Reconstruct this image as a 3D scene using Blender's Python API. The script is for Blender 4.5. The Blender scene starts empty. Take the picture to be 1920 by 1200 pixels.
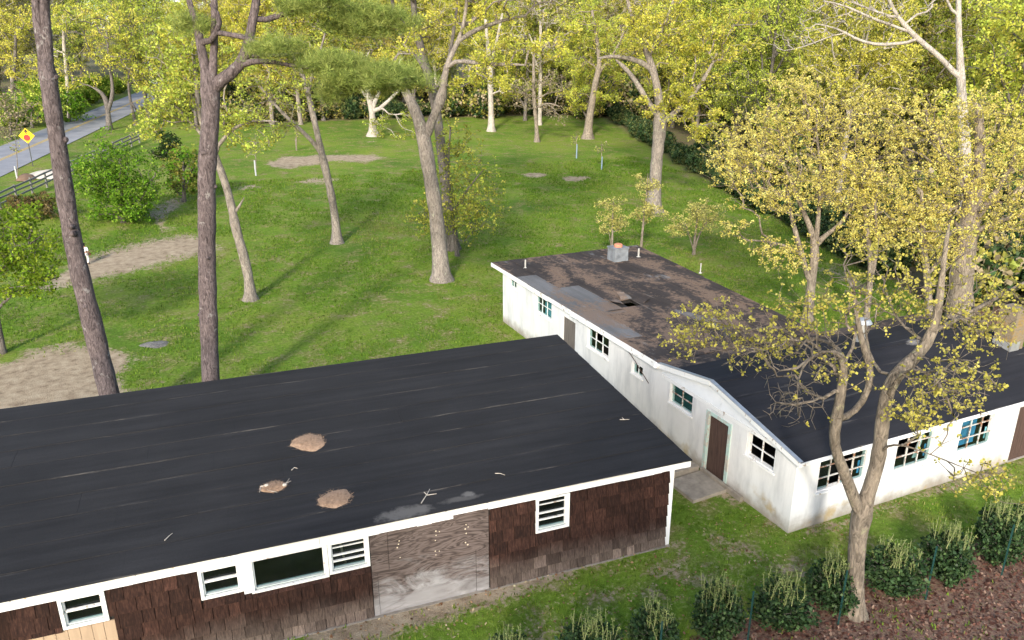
import bpy, math, random
import numpy as np
from mathutils import Matrix, Vector
random.seed(7); rng = np.random.default_rng(7)
S = bpy.context.scene; COL = S.collection
rad = math.radians

# ------------------------------------------------------------------ camera
CAMH = 12.0; F = 1445.0
YAW, PITCH = rad(24.645), rad(19.356)
fwd = np.array([math.sin(YAW)*math.cos(PITCH), math.cos(YAW)*math.cos(PITCH), -math.sin(PITCH)])
rgt = np.array([math.cos(YAW), -math.sin(YAW), 0.0]); upv = np.cross(rgt, fwd)
cam = bpy.data.cameras.new('camera'); co = bpy.data.objects.new('camera', cam); COL.objects.link(co)
cam.sensor_width = 36; cam.lens = F/1920*36; cam.clip_end = 2000; cam.clip_start = .1
m = Matrix(((rgt[0], upv[0], -fwd[0], 0), (rgt[1], upv[1], -fwd[1], 0), (rgt[2], upv[2], -fwd[2], CAMH), (0, 0, 0, 1)))
co.matrix_world = m; S.camera = co

# ------------------------------------------------------------------ sky, sun, exposure
SUN_EL, SUN_AZ = 27.0, 35.0            # light travels towards azimuth 35 deg (from +Y to +X)
w = bpy.data.worlds.new('World'); S.world = w; w.use_nodes = True
nt = w.node_tree; bg = nt.nodes['Background']
sky = nt.nodes.new('ShaderNodeTexSky'); sky.sky_type = 'NISHITA'; sky.sun_disc = False
sky.sun_elevation = rad(SUN_EL); sky.sun_rotation = rad(SUN_AZ+180)
sky.air_density = 1.0; sky.dust_density = 1.5; sky.ozone_density = 1.0
nt.links.new(sky.outputs[0], bg.inputs[0]); bg.inputs[1].default_value = 0.15
sl = bpy.data.lights.new('sun', 'SUN'); sl.energy = 2.05; sl.angle = rad(5); sl.color = (1, .94, .84)
so = bpy.data.objects.new('sun', sl); COL.objects.link(so)
ld = Vector((math.sin(rad(SUN_AZ))*math.cos(rad(SUN_EL)), math.cos(rad(SUN_AZ))*math.cos(rad(SUN_EL)), -math.sin(rad(SUN_EL))))
so.rotation_euler = ld.to_track_quat('-Z', 'Y').to_euler(); so.location = (-20, -30, 40)
S.view_settings.view_transform = 'Standard'; S.view_settings.look = 'None'
S.view_settings.exposure = 1.3; S.view_settings.gamma = 1
S.view_settings.use_curve_mapping = False
S.render.engine = 'CYCLES'
cy = S.cycles; cy.max_bounces = 6; cy.diffuse_bounces = 3; cy.glossy_bounces = 3
cy.transmission_bounces = 4; cy.transparent_max_bounces = 8; cy.use_denoising = True
cy.caustics_reflective = False; cy.caustics_refractive = False

# ------------------------------------------------------------------ projection helpers
CAM = np.array([0, 0, CAMH])
def ray(px, py): return fwd + rgt*(px-960)/F - upv*(py-600)/F
def gz(x, y):
    t = (np.asarray(y, float)-42)/4
    return .18*np.logaddexp(0, t)
def G(px, py):
    d = ray(px, py); z = 0.0
    for i in range(50):
        t = (z-CAMH)/d[2]; p = t*d; z = .5*z + .5*float(gz(p[0], p[1]))
    t = (z-CAMH)/d[2]; p = CAM+t*d; p[2] = float(gz(p[0], p[1])); return p
def Gz(px, py, z):
    d = ray(px, py); return CAM+d*((z-CAMH)/d[2])
NH = np.array([math.sin(YAW), math.cos(YAW), 0])
def PT(px, py, base, off=0.0):
    d = ray(px, py); t = (NH@base+off)/(NH@d); return CAM+t*d
def mpp(p): return float((p-CAM)@fwd)/F          # metres per photo pixel at p
def to_px(P):
    v = P-CAM; z = np.maximum(v@fwd, .1)
    return np.stack([960+F*(v@rgt)/z, 600-F*(v@upv)/z], -1), v@fwd

# ------------------------------------------------------------------ object helpers
def tag(o, label=None, cat=None, group=None, kind=None):
    if label: o['label'] = label
    if cat: o['category'] = cat
    if group: o['group'] = group
    if kind: o['kind'] = kind
    return o
def empty(name, loc, rz=0, label=None, cat=None, group=None):
    o = bpy.data.objects.new(name, None); COL.objects.link(o); o.location = [float(c) for c in loc]
    o.rotation_euler = (0, 0, rz); o.empty_display_size = .3
    return tag(o, label, cat, group)
def link(name, me, parent=None, mat=None, smooth=False):
    o = bpy.data.objects.new(name, me); COL.objects.link(o)
    if parent is not None: o.parent = parent
    if mat is not None and not me.materials: me.materials.append(mat)
    if smooth: me.shade_smooth()
    return o
def mesh_np(name, V, faces_list):
    """faces_list: list of int arrays (n,k)"""
    me = bpy.data.meshes.new(name); V = np.asarray(V, np.float32)
    me.vertices.add(len(V)); me.vertices.foreach_set('co', V.ravel())
    ls, lt, lv = [], [], []; s = 0
    for f in faces_list:
        if len(f) == 0: continue
        f = np.asarray(f, np.int32); n, k = f.shape
        ls.append(s+np.arange(n)*k); lt.append(np.full(n, k)); lv.append(f.ravel()); s += n*k
    ls, lt, lv = np.concatenate(ls).astype(np.int32), np.concatenate(lt).astype(np.int32), np.concatenate(lv).astype(np.int32)
    me.loops.add(len(lv)); me.loops.foreach_set('vertex_index', lv)
    me.polygons.add(len(ls)); me.polygons.foreach_set('loop_start', ls); me.polygons.foreach_set('loop_total', lt)
    me.update(calc_edges=True); return me
class MB:
    def __init__(s): s.v = []; s.f = []; s.mi = []
    def poly(s, pts, mi=0):
        n = len(s.v); s.v += [tuple(float(c) for c in p) for p in pts]; s.f.append(tuple(range(n, n+len(pts)))); s.mi.append(mi)
    def hexa(s, b, t, mi=0):           # 4 bottom pts ccw, 4 top pts
        n = len(s.v); s.v += [tuple(float(c) for c in p) for p in list(b)+list(t)]
        for f in ((3, 2, 1, 0), (4, 5, 6, 7), (0, 1, 5, 4), (1, 2, 6, 5), (2, 3, 7, 6), (3, 0, 4, 7)):
            s.f.append(tuple(n+i for i in f)); s.mi.append(mi)
    def box(s, x0, x1, y0, y1, z0, z1, mi=0):
        s.hexa([(x0, y0, z0), (x1, y0, z0), (x1, y1, z0), (x0, y1, z0)], [(x0, y0, z1), (x1, y0, z1), (x1, y1, z1), (x0, y1, z1)], mi)
    def prism(s, pts, d, mi=0):        # polygon extruded by vector d
        pts = [np.array(p, float) for p in pts]; d = np.array(d, float); k = len(pts)
        s.poly(pts[::-1], mi); s.poly([p+d for p in pts], mi)
        for i in range(k): s.poly([pts[i], pts[(i+1) % k], pts[(i+1) % k]+d, pts[i]+d], mi)
    def tube(s, P, R, n=8, mi=0, cap=True):
        V, Fq = tube_np(np.array(P, float), np.array(R, float), n); o = len(s.v)
        s.v += [tuple(map(float, v)) for v in V]
        for f in Fq: s.f.append(tuple(int(i)+o for i in f)); s.mi.append(mi)
        if cap:
            s.f.append(tuple(o+i for i in range(n-1, -1, -1))); s.mi.append(mi)
            s.f.append(tuple(o+len(V)-n+i for i in range(n))); s.mi.append(mi)
    def build(s, name, mats, parent=None, smooth=False):
        me = bpy.data.meshes.new(name); me.from_pydata(s.v, [], s.f)
        if not isinstance(mats, (list, tuple)): mats = [mats]
        for mm in mats: me.materials.append(mm)
        if len(mats) > 1: me.polygons.foreach_set('material_index', s.mi)
        me.update(); return link(name, me, parent, smooth=smooth)
def tube_np(P, R, n):
    k = len(P); T = np.gradient(P, axis=0); T /= np.linalg.norm(T, axis=1, keepdims=True)+1e-9
    a = T.mean(0); ref = np.array([1., 0, 0]) if abs(a[0]) < .6*np.linalg.norm(a)+1e-6 else np.array([0, 1., 0])
    U = np.cross(T, ref); U /= np.linalg.norm(U, axis=1, keepdims=True)+1e-9; W = np.cross(T, U)
    th = np.arange(n)*2*math.pi/n
    V = P[:, None, :]+R[:, None, None]*(np.cos(th)[None, :, None]*U[:, None, :]+np.sin(th)[None, :, None]*W[:, None, :])
    i = np.arange(k-1)[:, None]*n; j = np.arange(n)[None, :]; j2 = (j+1) % n
    Fq = np.stack([i+j, i+j2, i+n+j2, i+n+j], -1).reshape(-1, 4)
    return V.reshape(-1, 3), Fq
def copy_tree(o, parent=None):
    c = o.copy(); COL.objects.link(c); c.parent = parent
    for ch in list(o.children): copy_tree(ch, c)
    return c

# ------------------------------------------------------------------ materials
def new_mat(name):
    mt = bpy.data.materials.new(name); mt.use_nodes = True; n = mt.node_tree
    return mt, n, n.nodes['Principled BSDF']
class NT:
    def __init__(s, t): s.t = t
    def n(s, typ, **k):
        nd = s.t.nodes.new(typ)
        for a, b in k.items():
            if a.startswith('i_'): nd.inputs[int(a[2:]) if a[2:].isdigit() else a[2:]].default_value = b
            else: setattr(nd, a, b)
        return nd
    def l(s, a, b): s.t.links.new(a, b)
    def coord(s, out='Object', scale=(1, 1, 1), loc=(0, 0, 0), rot=(0, 0, 0)):
        c = s.n('ShaderNodeTexCoord'); mp = s.n('ShaderNodeMapping')
        mp.inputs['Scale'].default_value = scale; mp.inputs['Location'].default_value = loc; mp.inputs['Rotation'].default_value = rot
        s.l(c.outputs[out], mp.inputs[0]); return mp.outputs[0]
    def noise(s, vec, scale, detail=4, rough=.55, dist=0):
        nd = s.n('ShaderNodeTexNoise'); nd.inputs['Scale'].default_value = scale; nd.inputs['Detail'].default_value = detail
        nd.inputs['Roughness'].default_value = rough; nd.inputs['Distortion'].default_value = dist
        if vec is not None: s.l(vec, nd.inputs['Vector'])
        return nd.outputs['Fac']
    def ramp(s, fac, stops):
        r = s.n('ShaderNodeValToRGB'); e = r.color_ramp.elements
        while len(e) < len(stops): e.new(.5)
        for i, (p, c) in enumerate(stops):
            e[i].position = p; e[i].color = (c, c, c, 1) if isinstance(c, (int, float)) else tuple(c)+(1,)
        s.l(fac, r.inputs[0]); return r.outputs[0]
    def mix(s, fac, a, b, mode='MIX'):
        nd = s.n('ShaderNodeMix', data_type='RGBA', blend_type=mode)
        for sock, v in ((nd.inputs[0], fac), (nd.inputs[6], a), (nd.inputs[7], b)):
            if isinstance(v, (int, float)): sock.default_value = v
            elif isinstance(v, (tuple, list)): sock.default_value = tuple(v)+(1,) if len(v) == 3 else tuple(v)
            else: s.l(v, sock)
        return nd.outputs[2]
    def math(s, op, a, b=None, c=None, clamp=False):
        nd = s.n('ShaderNodeMath', operation=op, use_clamp=clamp)
        for i, v in enumerate((a, b, c)):
            if v is None: continue
            if isinstance(v, (int, float)): nd.inputs[i].default_value = v
            else: s.l(v, nd.inputs[i])
        return nd.outputs[0]
    def smooth(s, v, a, b):
        nd = s.n('ShaderNodeMapRange', interpolation_type='SMOOTHSTEP'); s.l(v, nd.inputs[0])
        nd.inputs[1].default_value = a; nd.inputs[2].default_value = b; return nd.outputs[0]
    def attr(s, name, out='Fac'):
        nd = s.n('ShaderNodeAttribute', attribute_name=name); return nd.outputs[out]
    def sep(s, vec):
        nd = s.n('ShaderNodeSeparateXYZ'); s.l(vec, nd.inputs[0]); return nd.outputs
    def bump(s, h, bsdf, strength=.5, dist=.02):
        b = s.n('ShaderNodeBump'); b.inputs['Strength'].default_value = strength; b.inputs['Distance'].default_value = dist
        s.l(h, b.inputs['Height']); s.l(b.outputs[0], bsdf.inputs['Normal'])
def simple(name, col, rough=.7, var=.25, scale=6, bump=.15, stretch=(1, 1, 1), spec=.3, metal=0.0):
    mt, t, b = new_mat(name); N = NT(t); v = N.coord('Object', stretch)
    f = N.noise(v, scale); c = N.ramp(f, [(.25, tuple(x*(1-var) for x in col)), (.75, tuple(min(1, x*(1+var)) for x in col))])
    N.l(c, b.inputs['Base Color']); b.inputs['Roughness'].default_value = rough
    b.inputs['Specular IOR Level'].default_value = spec; b.inputs['Metallic'].default_value = metal
    if bump: N.bump(N.noise(v, scale*3), b, bump, .02)
    return mt
def leaf_mat(name, trans=.35, gloss=0.0):
    mt, t, b = new_mat(name); N = NT(t); t.nodes.remove(b); out = t.nodes['Material Output']
    c = N.attr('tint', 'Color'); d = N.n('ShaderNodeBsdfDiffuse'); tr = N.n('ShaderNodeBsdfTranslucent'); mx = N.n('ShaderNodeMixShader')
    N.l(c, d.inputs[0]); N.l(c, tr.inputs[0]); mx.inputs[0].default_value = trans
    N.l(d.outputs[0], mx.inputs[1]); N.l(tr.outputs[0], mx.inputs[2]); o = mx.outputs[0]
    if gloss:
        g = N.n('ShaderNodeBsdfGlossy'); g.inputs['Roughness'].default_value = .5; m2 = N.n('ShaderNodeMixShader'); m2.inputs[0].default_value = gloss
        N.l(o, m2.inputs[1]); N.l(g.outputs[0], m2.inputs[2]); o = m2.outputs[0]
    N.l(o, out.inputs[0]); return mt
def bark_mat(name, c0, c1, lichen=None, scale=7):
    mt, t, b = new_mat(name); N = NT(t); v = N.coord('Object', (1, 1, .3)); v2 = N.coord('Object')
    f = N.noise(v, scale*1.5, 7, .72, 1.2); c = N.ramp(f, [(.34, c0), (.62, c1)])
    big = N.noise(v2, .9, 3)
    c = N.mix(N.smooth(big, .35, .7), c, (.75, .75, .75), 'MULTIPLY')
    if lichen:
        l = N.noise(v2, 3.2, 5, .7); c = N.mix(N.smooth(l, .6, .68), c, lichen)
    N.l(c, b.inputs['Base Color']); b.inputs['Roughness'].default_value = .9; b.inputs['Specular IOR Level'].default_value = .15
    N.bump(f, b, 1.0, .09); return mt
LEAF = leaf_mat('leaf', .46); LEAFG = leaf_mat('leaf_glossy', .2, .015)
B_OAK = bark_mat('bark_oak', (.12, .10, .085), (.40, .345, .29), (.38, .38, .28))
B_DARK = bark_mat('bark_dark', (.06, .052, .046), (.24, .21, .185), (.25, .25, .19))
B_PALE = bark_mat('bark_pale', (.25, .22, .19), (.62, .56, .48))
B_PINE = bark_mat('bark_pine', (.045, .034, .034), (.245, .195, .19), (.30, .275, .26), 9)
B_TAN = bark_mat('bark_tan', (.10, .082, .064), (.38, .315, .245), (.33, .31, .20))
WHITE_PAINT = simple('white_paint', (.78, .78, .76), .5, .07, 3, .1)
exec_wall = None

# ------------------------------------------------------------------ masks on the ground (pixels give the outline, the ground the distance)
def sd_poly(Q, poly):
    poly = np.array(poly, float); d = np.full(len(Q), 1e9); ins = np.zeros(len(Q), bool)
    for i in range(len(poly)):
        a, b = poly[i], poly[(i+1) % len(poly)]; e = b-a; w_ = Q-a
        t = np.clip((w_@e)/(e@e), 0, 1); d = np.minimum(d, np.linalg.norm(w_-t[:, None]*e, axis=1))
        c = ((a[1] <= Q[:, 1]) != (b[1] <= Q[:, 1])); xx = a[0]+(Q[:, 1]-a[1])*(e[0])/(e[1] if abs(e[1]) > 1e-9 else 1e-9)
        ins ^= c & (Q[:, 0] < xx)
    return np.where(ins, d, -d)
DIRT = [  # pixel polygons, softness px, strength
    ([(120, 505), (165, 478), (240, 458), (300, 445), (345, 437), (378, 440), (420, 466), (372, 482), (300, 498), (235, 516), (175, 528), (100, 545), (60, 545)], 10, 1),
    ([(270, 400), (300, 378), (345, 362), (358, 375), (330, 396), (310, 418), (345, 428), (300, 440), (290, 420)], 7, .75),
    ([(-200, 690), (0, 678), (60, 652), (130, 640), (190, 648), (215, 655), (275, 676), (225, 700), (240, 740), (120, 800), (-250, 860)], 16, 1),
    ([(500, 305), (530, 294), (590, 290), (650, 289), (700, 289), (722, 295), (690, 304), (620, 303), (585, 311), (540, 317), (508, 314)], 4, 1),
    ([(436, 352), (470, 345), (500, 347), (490, 354), (450, 358)], 4, .8),
    ([(550, 342), (590, 332), (640, 333), (636, 341), (590, 346)], 4, .85),
    ([(975, 329), (990, 324), (1015, 324), (1033, 328), (1015, 333), (990, 333)], 2, 1),
    ([(1050, 335), (1065, 330), (1095, 330), (1110, 334), (1090, 340), (1062, 340)], 2, 1),
    ([(680, 263), (700, 262), (706, 266), (690, 269)], 3, .8),
    ([(560, 1180), (700, 1140), (915, 1080), (1250, 1000), (1262, 1022), (1100, 1070), (920, 1140), (760, 1190), (640, 1230), (560, 1230)], 14, .85),
    ([(1280, 900), (1300, 870), (1350, 905), (1480, 990), (1480, 1012), (1400, 962)], 10, .8),
    ([(1480, 995), (1590, 955), (1780, 895), (1900, 850), (1900, 890), (1700, 945), (1600, 985), (1500, 1015)], 14, .85),
    ([(1500, 500), (1560, 495), (1620, 530), (1690, 580), (1640, 560), (1560, 520)], 10, .8),
    ([(795, 635), (870, 628), (930, 640), (880, 655), (820, 650)], 26, .38), ([(600, 500), (760, 480), (740, 520), (640, 540)], 30, .3),
    ([(440, 560), (500, 552), (520, 575), (460, 585)], 18, .5), ([(800, 520), (850, 515), (865, 535), (810, 540)], 12, .55),
    ([(610, 455), (650, 450), (660, 462), (620, 466)], 10, .5), ([(1195, 395), (1250, 390), (1270, 402), (1210, 408)], 10, .6),
    ([(640, 1200), (1250, 1010), (1300, 900), (1480, 1010), (1560, 1060), (1200, 1250), (700, 1300)], 30, .40), ([(480, 540), (760, 470), (930, 430), (1000, 600), (820, 680), (560, 690)], 50, .24),
    ([(240, 662), (320, 640), (330, 665), (270, 690)], 16, .45)]
LITTER = [([(1180, 1260), (1330, 1180), (1420, 1150), (1560, 1100), (1760, 1040), (1960, 965), (2400, 850), (2400, 1700), (1180, 1700)], 26, 1),
          ([(1560, 480), (1640, 505), (1720, 560), (1800, 610), (2100, 650), (2100, 560), (1760, 440)], 20, 1)]
LAWN_W = [G(-160, 480)[:2], G(0, 385)[:2], G(250, 262)[:2], G(340, 243)[:2], G(420, 236)[:2], G(640, 226)[:2], G(900, 219)[:2], G(1120, 216)[:2], G(1180, 250)[:2], G(1330, 345)[:2], G(1480, 425)[:2], G(1640, 520)[:2], np.array([42, 18]), np.array([40, -20]), np.array([-40, -20]), np.array([-40, 40])]
RN0, RN1 = np.array([-12.2, 78.5]), np.array([-1.9, 122.0]); RD = (RN1-RN0)/np.linalg.norm(RN1-RN0); RNN = np.array([-RD[1], RD[0]])
def sstep(x, a, b): t = np.clip((x-a)/(b-a), 0, 1); return t*t*(3-2*t)
def masks(P):
    Q, dep = to_px(P); front = dep > 2
    dirt = np.zeros(len(P)); lit = np.zeros(len(P))
    for poly, s, k in DIRT: dirt = np.maximum(dirt, k*sstep(sd_poly(Q, poly), -s*1.7, s*2.0)*front)
    for poly, s, k in LITTER: lit = np.maximum(lit, k*sstep(sd_poly(Q, poly), -s, s)*front)
    lw = sstep(sd_poly(P[:, :2], LAWN_W), -1.2, .8)
    r = (P[:, :2]-RN0)@RNN; along = (P[:, :2]-RN0)@RD
    verge = sstep(r, -11, -9)*sstep(r, 10, 7)*(along > -45)
    wood = 1-np.maximum(lw, verge*.95)
    return dirt, lit, wood
def ground_material():
    mt, t, b = new_mat('lawn'); N = NT(t); v = N.coord('Object')
    big = N.noise(v, .16, 4, .6); mid = N.noise(v, .9, 5, .65); fine = N.noise(v, 7, 5, .7); vf = N.noise(v, 34, 3, .7)
    g = N.ramp(big, [(.32, (.098, .185, .021)), (.5, (.152, .248, .026)), (.68, (.230, .295, .043))])
    g = N.mix(N.smooth(mid, .42, .74), g, (.245, .235, .07))
    g = N.mix(N.smooth(N.math('ADD', N.math('MULTIPLY', mid, .5), N.math('MULTIPLY', fine, .5)), .54, .64), g, (.30, .245, .14))
    g = N.mix(.85, g, N.ramp(fine, [(.25, .42), (.7, 1.35)]), 'MULTIPLY')
    g = N.mix(.7, g, N.ramp(vf, [(.3, .5), (.7, 1.4)]), 'MULTIPLY')
    dry2 = N.noise(v, 2.6, 5, .7, .5); g = N.mix(N.math('MULTIPLY', N.smooth(dry2, .56, .68), .75), g, (.28, .235, .12))
    dcol = N.ramp(N.noise(v, 2.4, 5, .65), [(.3, (.24, .175, .115)), (.52, (.42, .33, .225)), (.75, (.54, .44, .31))])
    dcol = N.mix(.6, dcol, N.ramp(vf, [(.3, .6), (.7, 1.25)]), 'MULTIPLY')
    da = N.math('ADD', N.attr('dirt'), N.math('MULTIPLY', N.math('SUBTRACT', N.math('ADD', N.math('MULTIPLY', fine, .55), N.math('MULTIPLY', mid, .45)), .5), 2.6))
    c = N.mix(N.smooth(da, .38, .72), g, dcol)
    lc = N.ramp(N.noise(v, 9, 5, .75), [(.25, (.055, .034, .026)), (.45, (.155, .09, .068)), (.56, (.24, .155, .115)), (.64, (.09, .13, .035)), (.8, (.19, .14, .10))])
    la = N.math('ADD', N.attr('litter'), N.math('MULTIPLY', N.math('SUBTRACT', mid, .5), 1.1))
    c = N.mix(N.smooth(la, .4, .65), c, lc)
    wc = N.ramp(N.noise(v, 1.1, 5, .7), [(.3, (.09, .09, .035)), (.5, (.20, .155, .095)), (.65, (.12, .17, .03)), (.8, (.28, .22, .14))])
    c = N.mix(N.attr('wood'), c, wc)
    N.l(c, b.inputs['Base Color']); b.inputs['Roughness'].default_value = .95; b.inputs['Specular IOR Level'].default_value = .1
    N.bump(N.math('ADD', N.math('MULTIPLY', fine, .7), vf), b, .9, .06); return mt
xs = np.concatenate([np.arange(-160, -20, 7), np.arange(-20, 46, .36), np.arange(46, 80, .9), np.arange(80, 330, 9)])
ys = np.concatenate([np.arange(-30, 7, 2), np.arange(7, 60, .36), np.arange(60, 126, .7), np.arange(126, 500, 9)])
XX, YY = np.meshgrid(xs, ys); P = np.stack([XX.ravel(), YY.ravel(), gz(XX.ravel(), YY.ravel())], -1)
P[:, 2] += .02*np.sin(P[:, 0]*.7+1.3*np.sin(P[:, 1]*.31))*np.cos(P[:, 1]*.53)*sstep(P[:, 1], 33, 45)
nx = len(xs); ii = (np.arange(len(ys)-1)[:, None]*nx+np.arange(nx-1)[None, :]).ravel()
gme = mesh_np('ground', P, [np.stack([ii, ii+1, ii+nx+1, ii+nx], -1)])
for nme, arr in zip(('dirt', 'litter', 'wood'), masks(P)):
    a = gme.attributes.new(nme, 'FLOAT', 'POINT'); a.data.foreach_set('value', arr.astype(np.float32))
gme.shade_smooth(); ground = link('ground', gme, None, ground_material()); tag(ground, 'grassy ground with bare sandy patches and leaf litter', kind='structure')
ground['label'] = 'mown green lawn with bare sandy patches and leaf litter'

# ------------------------------------------------------------------ road
def strip(name, offs0, offs1, dz, mat, s0=-90, s1=140, n=90, dash=None):
    V, Fq = [], []
    for i in range(n+1):
        s = s0+(s1-s0)*i/n
        for o in (offs0, offs1):
            q = RN0+RD*s+RNN*o; V.append((q[0], q[1], float(gz(q[0], q[1]))+dz))
    Fq = [(2*i, 2*i+1, 2*i+3, 2*i+2) for i in range(n)]
    return link(name, mesh_np(name, V, [np.array(Fq)]), None, mat)
def asphalt():
    mt, t, b = new_mat('asphalt'); N = NT(t); v = N.coord('Object')
    c = N.ramp(N.noise(v, .5, 5, .6), [(.3, (.20, .20, .215)), (.7, (.30, .30, .315))]); c = N.mix(.5, c, N.ramp(N.noise(v, 20, 3), [(.3, .7), (.7, 1.2)]), 'MULTIPLY')
    N.l(c, b.inputs['Base Color']); b.inputs['Roughness'].default_value = .8; return mt
road = strip('road', 0, 6.2, .05, asphalt()); tag(road, 'grey asphalt road with a yellow centre line', kind='structure')
YEL = simple('road_yellow', (.55, .36, .05), .7, .3, 4)
for o in (2.92, 3.18):
    l_ = strip('road_line', o, o+.12, .056, YEL); l_.parent = road

# ------------------------------------------------------------------ trees: trunks drawn by hand, branches grown towards the foliage
def resample(P, R, step):
    P = np.array(P, float); R = np.array(R, float); d = np.r_[0, np.cumsum(np.linalg.norm(np.diff(P, axis=0), axis=1))]
    n = max(2, int(d[-1]/step)+1); s = np.linspace(0, d[-1], n)
    # smooth through a Catmull-Rom like cubic
    out = np.stack([np.interp(s, d, P[:, k]) for k in range(3)], -1)
    if n > 4:
        for _ in range(2): out[1:-1] = .25*out[:-2]+.5*out[1:-1]+.25*out[2:]
    return out, np.interp(s, d, R)
class Skel:
    def __init__(s, cap=40000):
        s.p = np.zeros((cap, 3)); s.par = np.full(cap, -1, int); s.pl = np.zeros(cap); s.r = np.zeros(cap); s.ok = np.zeros(cap, bool); s.fix = np.zeros(cap, bool); s.n = 0
    def add(s, p, par, r=0, ok=True):
        i = s.n; s.p[i] = p; s.par[i] = par; s.r[i] = r; s.ok[i] = ok; s.fix[i] = r > 0
        s.pl[i] = 0 if par < 0 else s.pl[par]+np.linalg.norm(p-s.p[par]); s.n += 1; return i
    def stem(s, P, R, step=.45, okz=0.0, attach=True):
        P, R = resample(P, R, step); par = -1
        if attach and s.n:
            par = int(np.argmin(np.linalg.norm(s.p[:s.n]-P[0], axis=1)))
        ids = []
        for k, (p, r) in enumerate(zip(P, R)):
            if k == 0 and par >= 0: ids.append(par); continue
            par = s.add(p, par, r*(1+.07*random.uniform(-1, 1)), p[2] >= okz); ids.append(par)
        return ids
    def grow(s, A, w=.4, step=.5, tip=.012, wig=.12, e=2.1, droop=0.0):
        base_n = s.n
        D = np.min(np.linalg.norm(A[:, None, :]-s.p[None, :s.n:3, :], axis=2), axis=1)
        tips = []
        for a in A[np.argsort(D)]:
            d = np.linalg.norm(s.p[:s.n]-a, axis=1); c = d+w*s.pl[:s.n]*.5; c[~s.ok[:s.n]] += 50
            i = int(np.argmin(c)); L = d[i]
            if L < .08: continue
            k = max(1, int(round(L/step))); p0 = s.p[i]
            g = s.p[i]-s.p[s.par[i]] if s.par[i] >= 0 else np.array([0, 0, 1.])
            g = g/(np.linalg.norm(g)+1e-9)
            ctrl = p0+g*L*.3+np.array([0, 0, (.08-droop)*L])+rng.normal(0, wig*L*.5, 3)+(a-p0)*.25
            par = i
            for q in range(1, k+1):
                t = q/k; pos = (1-t)**2*p0+2*t*(1-t)*ctrl+t*t*a
                if q < k: pos = pos+rng.normal(0, .012*step+.012*L/k, 3)
                par = s.add(pos, par, 0, True)
            tips.append(par)
        # pipe model
        acc = np.zeros(s.n)
        for i in range(s.n-1, -1, -1):
            if s.r[i] == 0: s.r[i] = max(tip, acc[i]**(1/e))
            if s.par[i] >= 0: acc[s.par[i]] += s.r[i]**e
        for i in range(s.n):
            if s.par[i] >= 0 and not s.fix[i]: s.r[i] = min(s.r[i], max(s.r[s.par[i]]*.97, tip))
        return tips
    def meshes(s, split=.06, maxsides=14):
        n = s.n; main = np.full(n, -1, int); best = np.zeros(n)
        for i in range(n):
            q = s.par[i]
            if q >= 0 and s.r[i] > best[q]: best[q] = s.r[i]; main[q] = i
        out = {0: [[], [], 0], 1: [[], [], 0]}
        for i in range(n):
            q = s.par[i]
            if q >= 0 and main[q] == i: continue
            ch = [i]; j = i
            while main[j] >= 0: j = main[j]; ch.append(j)
            Pc = s.p[ch]; Rc = s.r[ch].copy()
            if q >= 0: Pc = np.vstack([s.p[q], Pc]); Rc = np.r_[min(Rc[0]*1.15, s.r[q]), Rc]
            if len(Pc) < 2: continue
            r0 = Rc[0]; k = 0 if r0 > split else 1
            ns = maxsides if r0 > .15 else 8 if r0 > .06 else 5 if r0 > .025 else 3
            Rc[-1] *= .5; V, Fq = tube_np(Pc, Rc, ns); o = out[k]
            o[0].append(V); o[1].append(Fq+o[2]); o[2] += len(V)
        return [(np.concatenate(o[0]), np.concatenate(o[1])) if o[0] else None for o in (out[0], out[1])]
def leaf_mesh(name, C, per, size, spread, cols, up=.35, narrow=.5, jit=.25, dirs=None):
    """C cluster centres; each gets `per` kite-shaped leaves"""
    K = len(C); n = K*per; c = np.repeat(C, per, 0)
    off = rng.normal(0, 1, (n, 3)); off /= np.linalg.norm(off, axis=1, keepdims=True)+1e-9
    rr = spread*rng.random((n, 1))**.6
    a = off.copy(); a[:, 2] += up; a /= np.linalg.norm(a, axis=1, keepdims=True)
    b = np.cross(a, rng.normal(0, 1, (n, 3))); b /= np.linalg.norm(b, axis=1, keepdims=True)+1e-9
    L = size*(.65+.7*rng.random((n, 1))); base = c+off*rr*.5
    v0 = base; v1 = base+a*L*.5+b*L*narrow; v2 = base+a*L; v3 = base+a*L*.5-b*L*narrow
    V = np.stack([v0, v1, v2, v3], 1).reshape(-1, 3); Fq = np.arange(n*4).reshape(-1, 4)
    me = mesh_np(name, V, [Fq])
    cols = np.array(cols); ci = cols[rng.integers(0, len(cols), K)]; ci = ci*(1+jit*rng.normal(0, 1, (K, 1)).clip(-1.8, 1.8))
    cc = np.repeat(ci, per, 0)*(1+.12*rng.normal(0, 1, (n, 1))); cc = np.repeat(cc, 4, 0).clip(.004, .9)
    at = me.color_attributes.new('tint', 'FLOAT_COLOR', 'POINT')
    at.data.foreach_set('color', np.c_[cc, np.ones(len(cc))].astype(np.float32).ravel())
    return me
YELLOW = [(.71, .615, .16), (.65, .56, .14), (.77, .69, .22), (.59, .51, .14)]
GOLDG = [(.60, .56, .09), (.53, .53, .085), (.66, .58, .12), (.45, .47, .075)]
YGREEN = [(.48, .54, .09), (.42, .49, .08), (.55, .57, .115), (.36, .43, .075)]
OLIVE = [(.38, .40, .09), (.45, .43, .11), (.32, .36, .08), (.50, .44, .14)]
GREEN = [(.35, .41, .05), (.29, .36, .045), (.41, .43, .065), (.24, .31, .04)]
OLIVE = [(.25, .27, .05), (.31, .29, .06), (.20, .24, .045), (.35, .30, .08)]
GREEN = [(.125, .26, .022), (.17, .30, .03), (.095, .20, .018), (.23, .34, .045)]
DKGREEN = [(.03, .062, .022), (.042, .08, .028), (.022, .048, .018), (.06, .10, .035)]
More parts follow.
